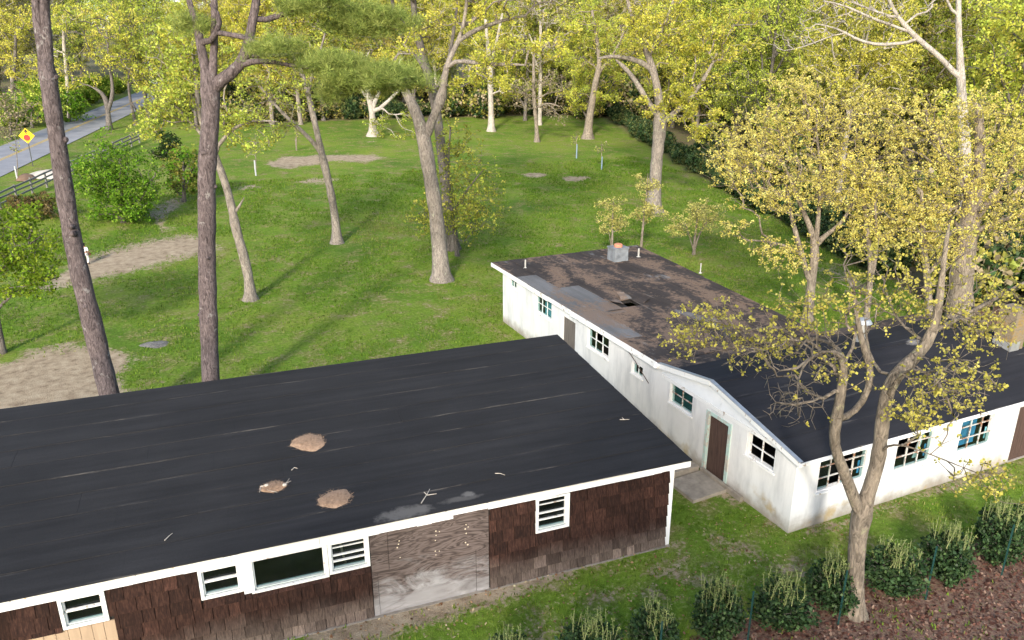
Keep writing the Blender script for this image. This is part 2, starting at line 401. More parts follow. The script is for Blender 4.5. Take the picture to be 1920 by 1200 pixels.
PINEC = [(.27, .33, .08), (.33, .38, .10), (.19, .25, .06), (.38, .42, .12)]
TWIGGY = [(.34, .28, .18), (.42, .34, .22), (.30, .29, .12)]
def blob_points(blobs, base, n, clump=9, tight=.35):
    """blobs: (px,py,rx,ry,off_m,depth_m[,weight]) -> attractors, clumped"""
    wts = np.array([(b[6] if len(b) > 6 else b[2]*b[3]*max(b[5], .5)**.5) for b in blobs], float); wts /= wts.sum()
    out = []
    for b, k in zip(blobs, rng.multinomial(max(1, n//clump), wts)):
        for _ in range(k):
            u = rng.normal(0, 1, 3); u *= rng.random()**(1/2.2)/np.linalg.norm(u)
            c = PT(b[0]+u[0]*b[2], b[1]+u[1]*b[3], base, b[4]+u[2]*b[5])
            sc = mpp(c)*math.sqrt(b[2]*b[3])*tight
            out.append(c+rng.normal(0, sc*.5, (clump, 3))*np.array([1, 1, .6]))
    A = np.concatenate(out); g = gz(A[:, 0], A[:, 1]); A[:, 2] = np.maximum(A[:, 2], g+.25); return A
def finish_tree(name, base, sk, leaves, bark, label, cat, group=None, leafmat=None, split=.06):
    root = empty(name, base, 0, label, cat, group)
    for nm, d in zip(('trunk', 'branches'), sk.meshes(split)):
        if d is None: continue
        me = mesh_np(nm, d[0]-base, [d[1]]); link(nm, me, root, bark, True)
    if leaves is not None:
        for v in [leaves]: v.vertices.foreach_set('co', (np.array([x.co for x in []]) if False else shift(v, base)).ravel())
        leaves.update(); link('crown', leaves, root, leafmat or LEAF)
    return root
def shift(me, base):
    a = np.empty(len(me.vertices)*3, np.float32); me.vertices.foreach_get('co', a); return (a.reshape(-1, 3)-np.asarray(base, np.float32))
def tree_px(name, base_px, stems, blobs, n, label, cat='tree', bark=None, cols=GOLDG, per=7, size=.16, spread=.22, clump=9, tight=.35,
            w=.4, step=.5, tip=.012, okz=2.0, group=None, leafmat=None, extra=0, up=.35, narrow=.5, bare=None, nb=0, droop=0, base=None, jit=.25, split=.06, flare=1.35):
    if base is None: base = G(*base_px)
    sk = Skel()
    for si, st in enumerate(stems):
        Pp, Rr = [], []
        for q in st:
            p = PT(q[0], q[1], base, q[3] if len(q) > 3 else 0); Pp.append(p); Rr.append(q[2]*mpp(p)/2)
        if si == 0:
            Pp[0] = base-np.array([0, 0, .1]); Pp.insert(1, base+.12*(np.array(Pp[1])-base)); Rr.insert(1, Rr[0]*1.0); Rr[0] *= flare
        sk.stem(Pp, Rr, step=max(.3, step*.8), okz=okz+base[2])
    A = blob_points(blobs, base, n, clump, tight)
    AB = np.concatenate([A, blob_points(bare or blobs, base, nb, 3, .6)]) if nb else A
    sk.grow(AB, w, step, tip, droop=droop)
    Lp = A
    if extra:
        Lp = np.concatenate([A]+[A+rng.normal(0, spread*1.3, A.shape) for _ in range(extra)])
    lm = leaf_mesh('crown', Lp, per, size, spread, cols, up, narrow, jit)
    return finish_tree(name, base, sk, lm, bark or B_OAK, label, cat, group, leafmat, split)
def generic_tree(name, h, crown_z, crown_r, n, cols, label, bark, per=8, size=.3, spread=.5, r0=.3, lean=0.3, group=None, forks=3, clump=8, tip=.02, leafmat=None, w=.4, split=.08, base=(0, 0, 0)):
    """tree in its own local metres, base at origin"""
    sk = Skel(); base = np.array(base, float); top = base+np.array([random.uniform(-lean, lean)*2, random.uniform(-lean, lean)*2, h*.8])
    midp = base+np.array([random.uniform(-lean, lean), random.uniform(-lean, lean), h*.35])
    sk.stem([base-np.array([0, 0, .2]), base+[0, 0, .5], midp, top], [r0*1.4, r0, r0*.75, r0*.2], step=.8, okz=crown_z*.6)
    for k in range(forks):
        z = random.uniform(crown_z*.55, h*.5); a = random.uniform(0, 6.28); rr = crown_r*random.uniform(.45, .7); p0 = np.array([np.interp(z, [0, midp[2], top[2]], [base[i], midp[i], top[i]]) for i in range(2)]+[z])
        p1 = p0+np.array([math.cos(a)*rr*.45, math.sin(a)*rr*.45, h*.10]); p2 = p0+np.array([math.cos(a)*rr, math.sin(a)*rr, h*.24])
        sk.stem([p0, p1, p2], [r0*.55, r0*.4, r0*.18], step=.8, okz=0)
    out = []; zc = (h+crown_z)/2; zr = (h-crown_z)/2
    for _ in range(n//clump):
        u = rng.normal(0, 1, 3); u *= rng.random()**(1/2.6)/np.linalg.norm(u)
        taper = 1-.35*max(0, u[2]); c = np.array([u[0]*crown_r*taper, u[1]*crown_r*taper, zc+u[2]*zr])+top*[.6, .6, 0]
        out.append(c+rng.normal(0, crown_r*.13, (clump, 3))*[1, 1, .6])
    A = np.concatenate(out); A[:, 2] = np.maximum(A[:, 2], .3); sk.grow(A, w, .8, tip)
    lm = leaf_mesh('crown', A, per, size, spread, cols, .3, .5)
    return finish_tree(name, base, sk, lm, bark, label, 'tree', group, leafmat, split)

# ------------------------------------------------------------------ building materials
def roof_mat(name, base, needles=0.0, seam=.84, axis=1, seam0=0.0, dust=.5, patches=()):
    mt, t, b = new_mat(name); N = NT(t); v = N.coord('Object'); xyz = N.sep(v)
    st = (.25, 3.0, 1) if axis == 1 else (3.0, .25, 1)
    vs = N.coord('Object', st); f1 = N.noise(vs, 1.2, 6, .65); f2 = N.noise(v, 40, 3, .7); f3 = N.noise(v, .45, 4)
    c = N.ramp(f1, [(.3, tuple(x*.78 for x in base)), (.72, tuple(x*1.3 for x in base))])
    c = N.mix(.5, c, N.ramp(f2, [(.3, .7), (.7, 1.35)]), 'MULTIPLY')
    c = N.mix(.6, c, N.ramp(f3, [(.3, .8), (.7, 1.25)]), 'MULTIPLY')
    # pale dust caught along the laps
    fr = N.math('FRACT', N.math('DIVIDE', N.math('SUBTRACT', xyz[axis], seam0), seam))
    lapv = N.math('SUBTRACT', 1.0, N.math('MULTIPLY', N.math('MINIMUM', fr, N.math('SUBTRACT', 1.0, fr)), 8.0), clamp=True)
    sv = N.coord('Object', (.55, 9, 1) if axis == 1 else (9, .55, 1), (3.1, 1.7, 0)); fn = N.noise(sv, 1.0, 5, .7)
    lap = N.math('MULTIPLY', N.math('MULTIPLY', lapv, lapv), N.smooth(fn, .52, .72))
    c = N.mix(N.math('MULTIPLY', lap, dust), c, (.30, .27, .235))
    for (cx, cy_, rx, ry, k) in patches:
        dx = N.math('DIVIDE', N.math('SUBTRACT', xyz[0], cx), rx); dy = N.math('DIVIDE', N.math('SUBTRACT', xyz[1], cy_), ry)
        r2 = N.math('ADD', N.math('MULTIPLY', dx, dx), N.math('MULTIPLY', dy, dy))
        e = N.math('SUBTRACT', N.math('ADD', 1.0, N.math('MULTIPLY', N.math('SUBTRACT', N.noise(v, 4, 4, .7), .5), 2.2)), r2)
        c = N.mix(N.math('MULTIPLY', N.smooth(e, 0, .9), k), c, (.31, .285, .255))
    if needles:
        nv = N.coord('Object', (1, .55, 1)); nn = N.math('ADD', N.math('MULTIPLY', N.noise(nv, .75, 4, .6, .4), .62), N.math('MULTIPLY', N.noise(v, 6, 5, .7), .38))
        nc = N.ramp(N.noise(v, 30, 3, .7), [(.3, (.10, .066, .046)), (.7, (.27, .185, .13))])
        c = N.mix(N.math('MULTIPLY', N.smooth(nn, .475, .56), needles), c, nc)
        g2 = N.noise(N.coord('Object', (1, .4, 1), (7, 3, 0)), .9, 5, .6); c = N.mix(N.math('MULTIPLY', N.smooth(g2, .62, .68), .7), c, (.19, .185, .18))
    N.l(c, b.inputs['Base Color']); b.inputs['Roughness'].default_value = .88; b.inputs['Specular IOR Level'].default_value = .2
    N.bump(N.math('ADD', N.math('MULTIPLY', f1, 1.0), N.math('MULTIPLY', f2, .15)), b, .35, .03); return mt
ROOF = roof_mat('roll_roofing', (.0200, .0190, .0192), 0, .8276, 1, -.15, .27,
                patches=((-6.75, .06, .75, .26, .3), (-5.25, .28, .20, .12, .35), (-5.5, .15, .6, .13, .2)))
def shingle_mat():
    mt, t, b = new_mat('cedar_shingle'); N = NT(t); oi = N.n('ShaderNodeObjectInfo'); g = N.n('ShaderNodeNewGeometry')
    mp = N.n('ShaderNodeMapping'); mp.inputs['Scale'].default_value = (9, 9, .9); N.l(g.outputs['Position'], mp.inputs[0])
    gr = N.noise(mp.outputs[0], 3.5, 5, .7); z = N.sep(g.outputs['Position'])[2]
    bl = N.noise(g.outputs['Position'], .8, 4, .65)
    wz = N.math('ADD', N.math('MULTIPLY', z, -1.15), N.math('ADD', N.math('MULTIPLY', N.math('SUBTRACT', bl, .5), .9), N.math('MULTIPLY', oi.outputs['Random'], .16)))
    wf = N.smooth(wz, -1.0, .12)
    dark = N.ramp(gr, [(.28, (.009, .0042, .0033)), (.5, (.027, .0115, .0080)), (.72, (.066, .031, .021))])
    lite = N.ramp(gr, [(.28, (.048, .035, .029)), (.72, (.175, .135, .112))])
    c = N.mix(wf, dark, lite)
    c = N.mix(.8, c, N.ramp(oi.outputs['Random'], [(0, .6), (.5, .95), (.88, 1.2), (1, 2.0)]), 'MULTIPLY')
    N.l(c, b.inputs['Base Color']); b.inputs['Roughness'].default_value = .85; b.inputs['Specular IOR Level'].default_value = .2
    N.bump(gr, b, .5, .008); return mt
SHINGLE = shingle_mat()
def ply_mat():
    mt, t, b = new_mat('weathered_plywood'); N = NT(t); v = N.coord('Object', (1, 1, 4.2)); v2 = N.coord('Object'); z = N.sep(v2)[2]; x = N.sep(v2)[0]
    wv = N.noise(N.coord('Object', (.7, 1, 3.0)), 1.1, 3, .5, 1.5); rings = N.math('PINGPONG', N.math('MULTIPLY', wv, 15), 1.0)
    br = N.ramp(rings, [(0, (.034, .023, .019)), (.35, (.080, .057, .050)), (1, (.135, .103, .092))])
    gy = N.ramp(wv, [(.3, (.20, .19, .188)), (.7, (.42, .41, .41))])
    cx = N.math('ABSOLUTE', N.math('ADD', x, 6.5))
    k = N.math('ADD', N.math('MULTIPLY', z, -.62), N.math('ADD', N.math('MULTIPLY', N.noise(N.coord('Object', (.8, 1, 2.0), (2, 0, 0)), .9, 6, .7, 1.0), 2.7), N.math('MULTIPLY', cx, -.18)))
    c = N.mix(N.math('MULTIPLY', N.smooth(k, .5, 1.2), .85), br, gy)
    N.l(c, b.inputs['Base Color']); b.inputs['Roughness'].default_value = .85; N.bump(wv, b, .25, .01); return mt
PLY = ply_mat()
def white_wall_mat(name='whitewashed_block'):
    mt, t, b = new_mat(name); N = NT(t); v = N.coord('Object'); xyz = N.sep(v)
    vs = N.coord('Object', (1, 1, .22)); st = N.noise(vs, 1.5, 6, .65); bl = N.noise(v, .55, 4, .6); fn = N.noise(v, 9, 5, .7)
    c = N.ramp(bl, [(.25, (.64, .63, .605)), (.7, (.77, .765, .75))])
    c = N.mix(N.math('MULTIPLY', N.smooth(N.math('ADD', N.math('MULTIPLY', st, .7), N.math('MULTIPLY', bl, .3)), .45, .66), .52), c, (.34, .35, .36))
    lo = N.math('ADD', N.math('MULTIPLY', xyz[2], -1.1), N.math('MULTIPLY', N.noise(v, 1.6, 5, .65), 1.15))
    c = N.mix(N.math('MULTIPLY', N.smooth(lo, -.05, .65), .85), c, (.27, .225, .17))
    ye = N.noise(v, 1.1, 4, .6); c = N.mix(N.math('MULTIPLY', N.math('MULTIPLY', N.smooth(lo, -.25, .4), N.smooth(ye, .55, .68)), .6), c, (.42, .29, .09))
    c = N.mix(N.math('MULTIPLY', N.smooth(fn, .64, .75), .45), c, (.33, .30, .27))
    N.l(c, b.inputs['Base Color']); b.inputs['Roughness'].default_value = .8; b.inputs['Specular IOR Level'].default_value = .2
    mp = N.coord('Object', (1, 1, 1)); cb = N.n('ShaderNodeCombineXYZ'); N.l(N.math('ADD', xyz[0], xyz[1]), cb.inputs[0]); N.l(xyz[2], cb.inputs[1])
    bk = N.n('ShaderNodeTexBrick'); N.l(cb.outputs[0], bk.inputs['Vector']); bk.inputs['Scale'].default_value = 1
    bk.inputs['Brick Width'].default_value = .4; bk.inputs['Row Height'].default_value = .2; bk.inputs['Mortar Size'].default_value = .006; bk.inputs['Mortar Smooth'].default_value = .6
    h = N.math('ADD', N.math('MULTIPLY', bk.outputs['Fac'], -.5), N.math('MULTIPLY', fn, .35)); N.bump(h, b, .35, .012); return mt
WWALL = white_wall_mat()
INNER = simple('dark_interior', (.022, .019, .017), .9, .3, 2, 0)
CONC = simple('old_concrete', (.27, .235, .19), .9, .3, 5, .3)
def glass_mat(name='window_glass', tint=(.75, .85, .85), dirt=.015):
    mt, t, b = new_mat(name); N = NT(t); t.nodes.remove(b); out = t.nodes['Material Output']
    tr = N.n('ShaderNodeBsdfTransparent'); tr.inputs[0].default_value = tint+(1,); gl = N.n('ShaderNodeBsdfGlossy'); gl.inputs['Roughness'].default_value = .03
    lw = N.n('ShaderNodeLayerWeight'); lw.inputs[0].default_value = .5; fz = N.math('ADD', N.math('MULTIPLY', N.math('POWER', lw.outputs['Facing'], 4.0), .35), .025); mx = N.n('ShaderNodeMixShader'); N.l(fz, mx.inputs[0]); N.l(tr.outputs[0], mx.inputs[1]); N.l(gl.outputs[0], mx.inputs[2])
    df = N.n('ShaderNodeBsdfDiffuse'); df.inputs[0].default_value = (.35, .38, .36, 1); m2 = N.n('ShaderNodeMixShader')
    N.l(N.math('MULTIPLY', N.noise(N.coord('Object'), 2.5, 4), dirt), m2.inputs[0]); N.l(mx.outputs[0], m2.inputs[1]); N.l(df.outputs[0], m2.inputs[2])
    N.l(m2.outputs[0], out.inputs[0]); return mt
GLASS = glass_mat()
TRIMW = simple('aged_white_trim', (.74, .73, .70), .6, .12, 4, .15, (1, 1, 1))
def peel_mat(name, paint, wood, amt=.55):
    mt, t, b = new_mat(name); N = NT(t); v = N.coord('Object'); f = N.math('ADD', N.math('MULTIPLY', N.noise(v, 3, 5, .7), .6), N.math('MULTIPLY', N.noise(v, 16, 4, .7), .4))
    c = N.mix(N.smooth(f, amt, amt+.05), paint, N.ramp(N.noise(v, 8), [(.3, tuple(x*.7 for x in wood)), (.7, wood)]))
    N.l(c, b.inputs['Base Color']); b.inputs['Roughness'].default_value = .7; N.bump(f, b, .2, .01); return mt
PEEL = peel_mat('peeling_white_paint', (.76, .755, .73), (.42, .34, .27), .56)
FASC = peel_mat('fascia_paint', (.80, .80, .79), (.45, .36, .22), .6)
RUSTY = peel_mat('rusty_muntin', (.62, .60, .56), (.34, .18, .11), .49)
TEALP = peel_mat('peeling_teal_paint', (.44, .58, .53), (.55, .52, .45), .49)
DRIP = peel_mat('drip_edge', (.62, .58, .50), (.50, .28, .09), .60)
DOORW = simple('grey_plank_door', (.135, .115, .10), .85, .35, 3, .3, (6, 6, .6))
DOORB = simple('brown_plank_door', (.075, .045, .036), .8, .4, 3, .3, (6, 6, .6))
TANB = simple('tan_board', (.37, .265, .18), .75, .12, 3, .1, (4, 4, .6))
PANE_TEAL = simple('teal_pane_reflection', (.17, .40, .46), .6, .2, 2, 0)  # teal reflection in the panes, put into the colour of backing sheets
BLUEB = simple('blue_sheet', (.05, .23, .42), .6, .25, 2, 0)
PALEB = simple('pale_board', (.52, .58, .55), .7, .1, 2, 0)
TERRA = simple('terracotta', (.52, .22, .13), .8, .2, 6, .2)
CINDER = simple('grey_block_paint', (.19, .205, .22), .85, .35, 4, .4)
METAL = simple('galvanised', (.45, .45, .44), .45, .2, 6, .05, metal=.6)
PIPE = simple('pale_pipe', (.40, .385, .35), .6, .1, 5, 0)
KNOB = simple('pale_cap', (.62, .52, .38), .7, .2, 9, 0)

def wall_panel(name, mats, parent, along, L, H, th, openings, u0=0.0, inward=1):
    """wall in local coords; along='x': face at y=0 thickness to +y*inward ; along='y': face at x=0 thickness +x*inward.  openings (a,b,z0,z1)"""
    us = sorted({u0, L}|{o[0] for o in openings}|{o[1] for o in openings}); zs = sorted({0.0, H}|{max(0, o[2]) for o in openings}|{o[3] for o in openings if o[3] < H})
    solid = lambda i, j: 0 <= i < len(us)-1 and 0 <= j < len(zs)-1 and not any(o[0] <= (us[i]+us[i+1])/2 <= o[1] and o[2] <= (zs[j]+zs[j+1])/2 <= o[3] for o in openings)
    def pt(u, d, z): return (u, d*inward, z) if along == 'x' else (d*inward, u, z)
    M = MB()
    for i in range(len(us)-1):
        for j in range(len(zs)-1):
            if not solid(i, j): continue
            a, b, c, d = us[i], us[i+1], zs[j], zs[j+1]
            M.poly([pt(a, 0, c), pt(b, 0, c), pt(b, 0, d), pt(a, 0, d)]); M.poly([pt(b, th, c), pt(a, th, c), pt(a, th, d), pt(b, th, d)], 1)
            if not solid(i-1, j): M.poly([pt(a, 0, c), pt(a, 0, d), pt(a, th, d), pt(a, th, c)])
            if not solid(i+1, j): M.poly([pt(b, 0, c), pt(b, th, c), pt(b, th, d), pt(b, 0, d)])
            if not solid(i, j-1): M.poly([pt(a, 0, c), pt(a, th, c), pt(b, th, c), pt(b, 0, c)])
            if not solid(i, j+1): M.poly([pt(a, 0, d), pt(b, 0, d), pt(b, th, d), pt(a, th, d)])
    return M.build(name, mats, parent)

# ------------------------------------------------------------------ dark shingled shed
BC = Gz(1252, 1020, 0); SA = rad(-4.061)
shed = empty('shingled_shed', (BC[0], BC[1], 0), SA, 'long low shed with dark brown shingle walls and black roll roof', 'shed')
ZE, ZR, VR, UL, UR = 2.435, 2.86, 8.126, -20.0, .42
def shed_z(v): return ZE+(ZR-ZE)*(v+.15)/(VR+.15)
WIN = [(-3.70, -2.84, 1.25, 2.17, 3, 'w'), (-8.46, -7.59, 1.38, 2.16, 3, 'w'), (-10.05, -8.47, 1.335, 2.16, 0, 'w'), (-11.02, -10.2, 1.45, 2.16, 1, 'w'), (-13.5, -12.7, 1.47, 2.16, 1, 'w')]
wall_panel('front_wall', [INNER, INNER], shed, 'x', 0, 2.30, .1, [(a+.06, b-.06, c+.06, d-.03) for a, b, c, d, _, _ in WIN], u0=UL)
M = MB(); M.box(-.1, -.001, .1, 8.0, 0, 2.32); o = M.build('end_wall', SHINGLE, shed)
M = MB(); M.box(UL, -.1, 7.9, 8.0, 0, 2.7); M.build('rear_wall', INNER, shed)
M = MB(); M.box(UL, UL+.1, .1, 7.9, 0, 2.3); M.build('end_wall', INNER, shed)
M = MB(); M.box(UL, -.1, .1, 7.9, -.05, .06); M.build('floor', INNER, shed)
M = MB(); M.box(UL, .0, -.11, .0, -.15, .015); M.build('foundation', CONC, shed)
M = MB(); M.hexa([(UL, -.11, shed_z(-.11)-.10), (UR-.04, -.11, shed_z(-.11)-.10), (UR-.04, VR-.02, ZR-.10), (UL, VR-.02, ZR-.10)], [(UL, -.11, shed_z(-.11)-.022), (UR-.04, -.11, shed_z(-.11)-.022), (UR-.04, VR-.02, ZR-.022), (UL, VR-.02, ZR-.022)]); M.build('roof_deck', INNER, shed)
M = MB(); M.prism([(UR-.04, -.1, ZE-.13), (UR-.04, VR, ZR-.13), (UR-.04, VR, ZR-.02), (UR-.04, -.1, ZE-.02)], (.025, 0, 0)); M.build('rake_board', FASC, shed)
NC = 10; cw = (VR+.15)/NC
for k in range(NC):
    v0 = -.15+k*cw; v1 = v0+cw+.10 if k < NC-1 else VR
    cuts = [UL, UL+random.uniform(2, 5), UL+random.uniform(7, 11.5), UL+random.uniform(13, 18.5), UR]
    if k == 2: cuts = [UL, -12.6, -3.9, UR]
    if k == 3: cuts = [UL, -13.4, -9.1, -1.2, UR]
    for a, b in zip(cuts[:-1], cuts[1:]):
        if b-a < .4: continue
        lift = .012; dz = random.uniform(0, .004); nseg = max(2, int((b-a)/.7)); V, Fq = [], []
        M = MB(); us_ = np.linspace(a+.001, b-.001, nseg+1)
        h = [random.uniform(-.004, .007) for _ in us_]
        for q in range(nseg):
            u, u2 = us_[q], us_[q+1]
            M.poly([(u, v0, shed_z(v0)+lift+h[q]+dz), (u2, v0, shed_z(v0)+lift+h[q+1]+dz), (u2, v1, shed_z(v1)+.001+dz), (u, v1, shed_z(v1)+.001+dz)])
            M.poly([(u, v0, shed_z(v0)-.016), (u2, v0, shed_z(v0)-.016), (u2, v0, shed_z(v0)+lift+h[q+1]+dz), (u, v0, shed_z(v0)+lift+h[q]+dz)])
        for u, q, s_ in ((us_[0], 0, 1), (us_[-1], -1, -1)):
            M.poly([(u, v0, shed_z(v0)-.016), (u, v0, shed_z(v0)+lift+h[q]+dz), (u, v1, shed_z(v1)+.001+dz), (u, v1, shed_z(v1)-.016)][::s_])
        M.build('roofing_sheet', ROOF, shed)
# fascia in lengths, each a little different
for a, b, z0, z1, y in ((UL, -14.9, 2.21, 2.405, -.125), (-14.89, -10.36, 2.215, 2.40, -.127), (-10.35, -8.62, 2.205, 2.41, -.140), (-8.61, -6.55, 2.20, 2.405, -.130), (-6.54, -5.72, 2.19, 2.40, -.138), (-5.71, -4.9, 2.27, 2.405, -.124), (-4.89, -.62, 2.235, 2.405, -.127), (-.61, .40, 2.25, 2.41, -.130)):
    M = MB(); n = 5
    for i in range(n):
        u, u2 = a+(b-a)*i/n, a+(b-a)*(i+1)/n; j1 = random.uniform(-.008, .008)
        M.hexa([(u, y, z0+j1), (u2, y, z0+j1), (u2, y+.03, z0+j1), (u, y+.03, z0+j1)], [(u, y, z1), (u2, y, z1), (u2, y+.03, z1), (u, y+.03, z1)])
    M.build('fascia_board', FASC, shed)
for a, b in ((UL, -14.2), (-14.18, -12.1), (-12.08, -10.5), (-10.2, -7.9), (-7.88, -5.9), (-5.86, -4.95), (-4.9, -1.2)):
    M = MB(); M.box(a, b, -.158, -.128, 2.402, 2.428); M.build('drip_edge', DRIP, shed)
M = MB(); M.box(-.115, .012, -.028, .0, -.02, 2.26); M.box(.0, .014, 0, .09, -.02, 2.26); M.build('corner_board', FASC, shed)
def shed_window(a, b, c, d, bars):
    wn = MB(); f = .062; y0, y1 = -.055, .10
    wn.box(a, a+f, y0, y1, c, d); wn.box(b-f, b, y0, y1, c, d); wn.box(a+f, b-f, y0, y1, d-.05, d); wn.box(a+f, b-f, y0-.002, y1, c, c+f*.75)
    o = wn.build('window', PEEL, shed)
    s = MB(); s.box(a+f+.002, b-f-.002, .0, .098, c+f*.75, c+f*.75+.035); s.build('sill', PALEB, o)
    g = MB(); g.box(a+f, b-f, .06, .066, c+f*.7, d-.05); g.build('pane', GLASS, o)
    n = {3: (.30, .52, .80), 1: (.52,), 0: ()}[bars]
    for t_ in n:
        z = c+f+(d-.05-c-f)*t_; h = .013 if bars == 3 else .022
        q = MB(); q.box(a+f, b-f, .02 if t_ > .7 else .0, .05, z-h, z+h*(.4 if t_ > .7 else 1)); q.build('glazing_bar', PEEL, o)
    i = MB(); i.box(a+f+.001, a+f+.035, .0, .055, c+f*.75, d-.05); i.box(b-f-.035, b-f-.001, .0, .055, c+f*.75, d-.05); i.build('sash_frame', PEEL, o)
    return o
for a, b, c, d, n, _ in WIN: shed_window(a, b, c, d, n)
M = MB(); M.box(-10.2, -10.052, -.04, .0, 1.36, 2.2); M.build('trim_board', FASC, shed)
M = MB(); M.hexa([(-8.05, .5, 1.0), (-8.0, .5, 1.0), (-8.0, .54, 1.0), (-8.05, .54, 1.0)], [(-8.25, .9, 2.3), (-8.2, .9, 2.3), (-8.2, .94, 2.3), (-8.25, .94, 2.3)]); M.build('interior_stud', TANB, shed)
# plywood over the old doorway
for a, b, z0, z1, y in ((-7.565, -7.186, 1.10, 2.24, -.024), (-7.178, -4.865, 1.17, 2.24, -.044), (-7.565, -7.446, -.1, 1.09, -.030), (-7.438, -5.178, -.12, 1.158, -.024), (-5.168, -4.865, -.09, 1.158, -.036)):
    M = MB(); M.box(a, b, y, -.002, z0, z1); M.build('plywood_sheet', PLY, shed)
for u, z in [(-6.93, 1.85), (-6.95, 1.77), (-6.98, 1.69), (-6.93, 1.42), (-6.1, 1.9), (-6.02, 1.87), (-6.1, 1.79), (-6.12, 1.66), (-6.13, 1.38), (-6.04, 1.36), (-6.12, 1.28), (-5.4, 1.9), (-5.35, 1.83), (-5.42, 1.79), (-5.40, 1.67), (-5.42, 1.43), (-5.37, 1.36)]:
    r = random.uniform(.012, .024); M = MB(); M.tube([(u, -.043, z), (u, -.052, z)], [r, r*.7], 8); M.build('plywood_plug', KNOB, shed)
# tan grooved boards, lower left
u = -12.62
while u > -19.8:
    M = MB(); M.box(u-.198, u, -.035, -.003, .02, 1.44); M.build('groove_board', TANB, shed); u -= .206
# shingles one by one
def shingle_mesh():
    M = MB(); M.hexa([(-.5, -.075, 0), (.5, -.075, 0), (.5, -.020, 0), (-.5, -.020, 0)], [(-.5, -.008, 1), (.5, -.008, 1), (.5, .0, 1), (-.5, .0, 1)])
    me = bpy.data.meshes.new('shingle'); me.from_pydata(M.v, [], M.f); me.materials.append(SHINGLE); me.update(); return me
SHM = shingle_mesh(); cnt = 0; far = MB()
rows = [(.02, .36), (.29, .41), (.60, .43), (.92, .43), (1.24, .43), (1.56, .43), (1.88, .36)]
blk = [(a-.01, b+.01, c, d) for a, b, c, d, _, _ in WIN]+[(-20, -12.62, -1, 1.44), (-7.58, -4.85, -1, 3), (-10.2, -10.05, 1.36, 2.3)]
for ri, (z0, hh) in enumerate(rows):
    u = -.118
    while u > UL+.3:
        wd = random.uniform(.18, .42) if ri else random.uniform(.15, .27); a, b = u-wd, u; u = a
        zz0, zz1 = z0+random.choice((0, 0, 0, 1))*random.uniform(-.03, .03)+random.uniform(-.006, .006), min(z0+hh, 2.24)
        if b < -12.62 and zz0 < 1.43:
            if zz1 < 1.5: continue
            zz0 = 1.442
        # trim against windows and panels
        segs = [(a, b, zz0, zz1)]
        for (p, q, c, d) in blk:
            ns = []
            for (a1, b1, c1, d1) in segs:
                if b1 <= p or a1 >= q or d1 <= c or c1 >= d: ns.append((a1, b1, c1, d1)); continue
                if a1 < p: ns.append((a1, p, c1, d1))
                if b1 > q: ns.append((q, b1, c1, d1))
                aa, bb = max(a1, p), min(b1, q)
                if c1 < c-.02: ns.append((aa, bb, c1, c))
            segs = ns
        for (a1, b1, c1, d1) in segs:
            if b1-a1 < .035 or d1-c1 < .05: continue
            yo = -random.uniform(.001, .007)
            if a1 > -14.4 and cnt < 299:
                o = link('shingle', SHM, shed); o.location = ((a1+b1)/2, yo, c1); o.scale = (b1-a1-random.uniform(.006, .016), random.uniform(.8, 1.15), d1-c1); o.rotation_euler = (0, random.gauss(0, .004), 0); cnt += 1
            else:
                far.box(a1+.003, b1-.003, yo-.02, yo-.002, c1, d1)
if far.v: tag(far.build('shingle_courses', SHINGLE, shed), kind='stuff')

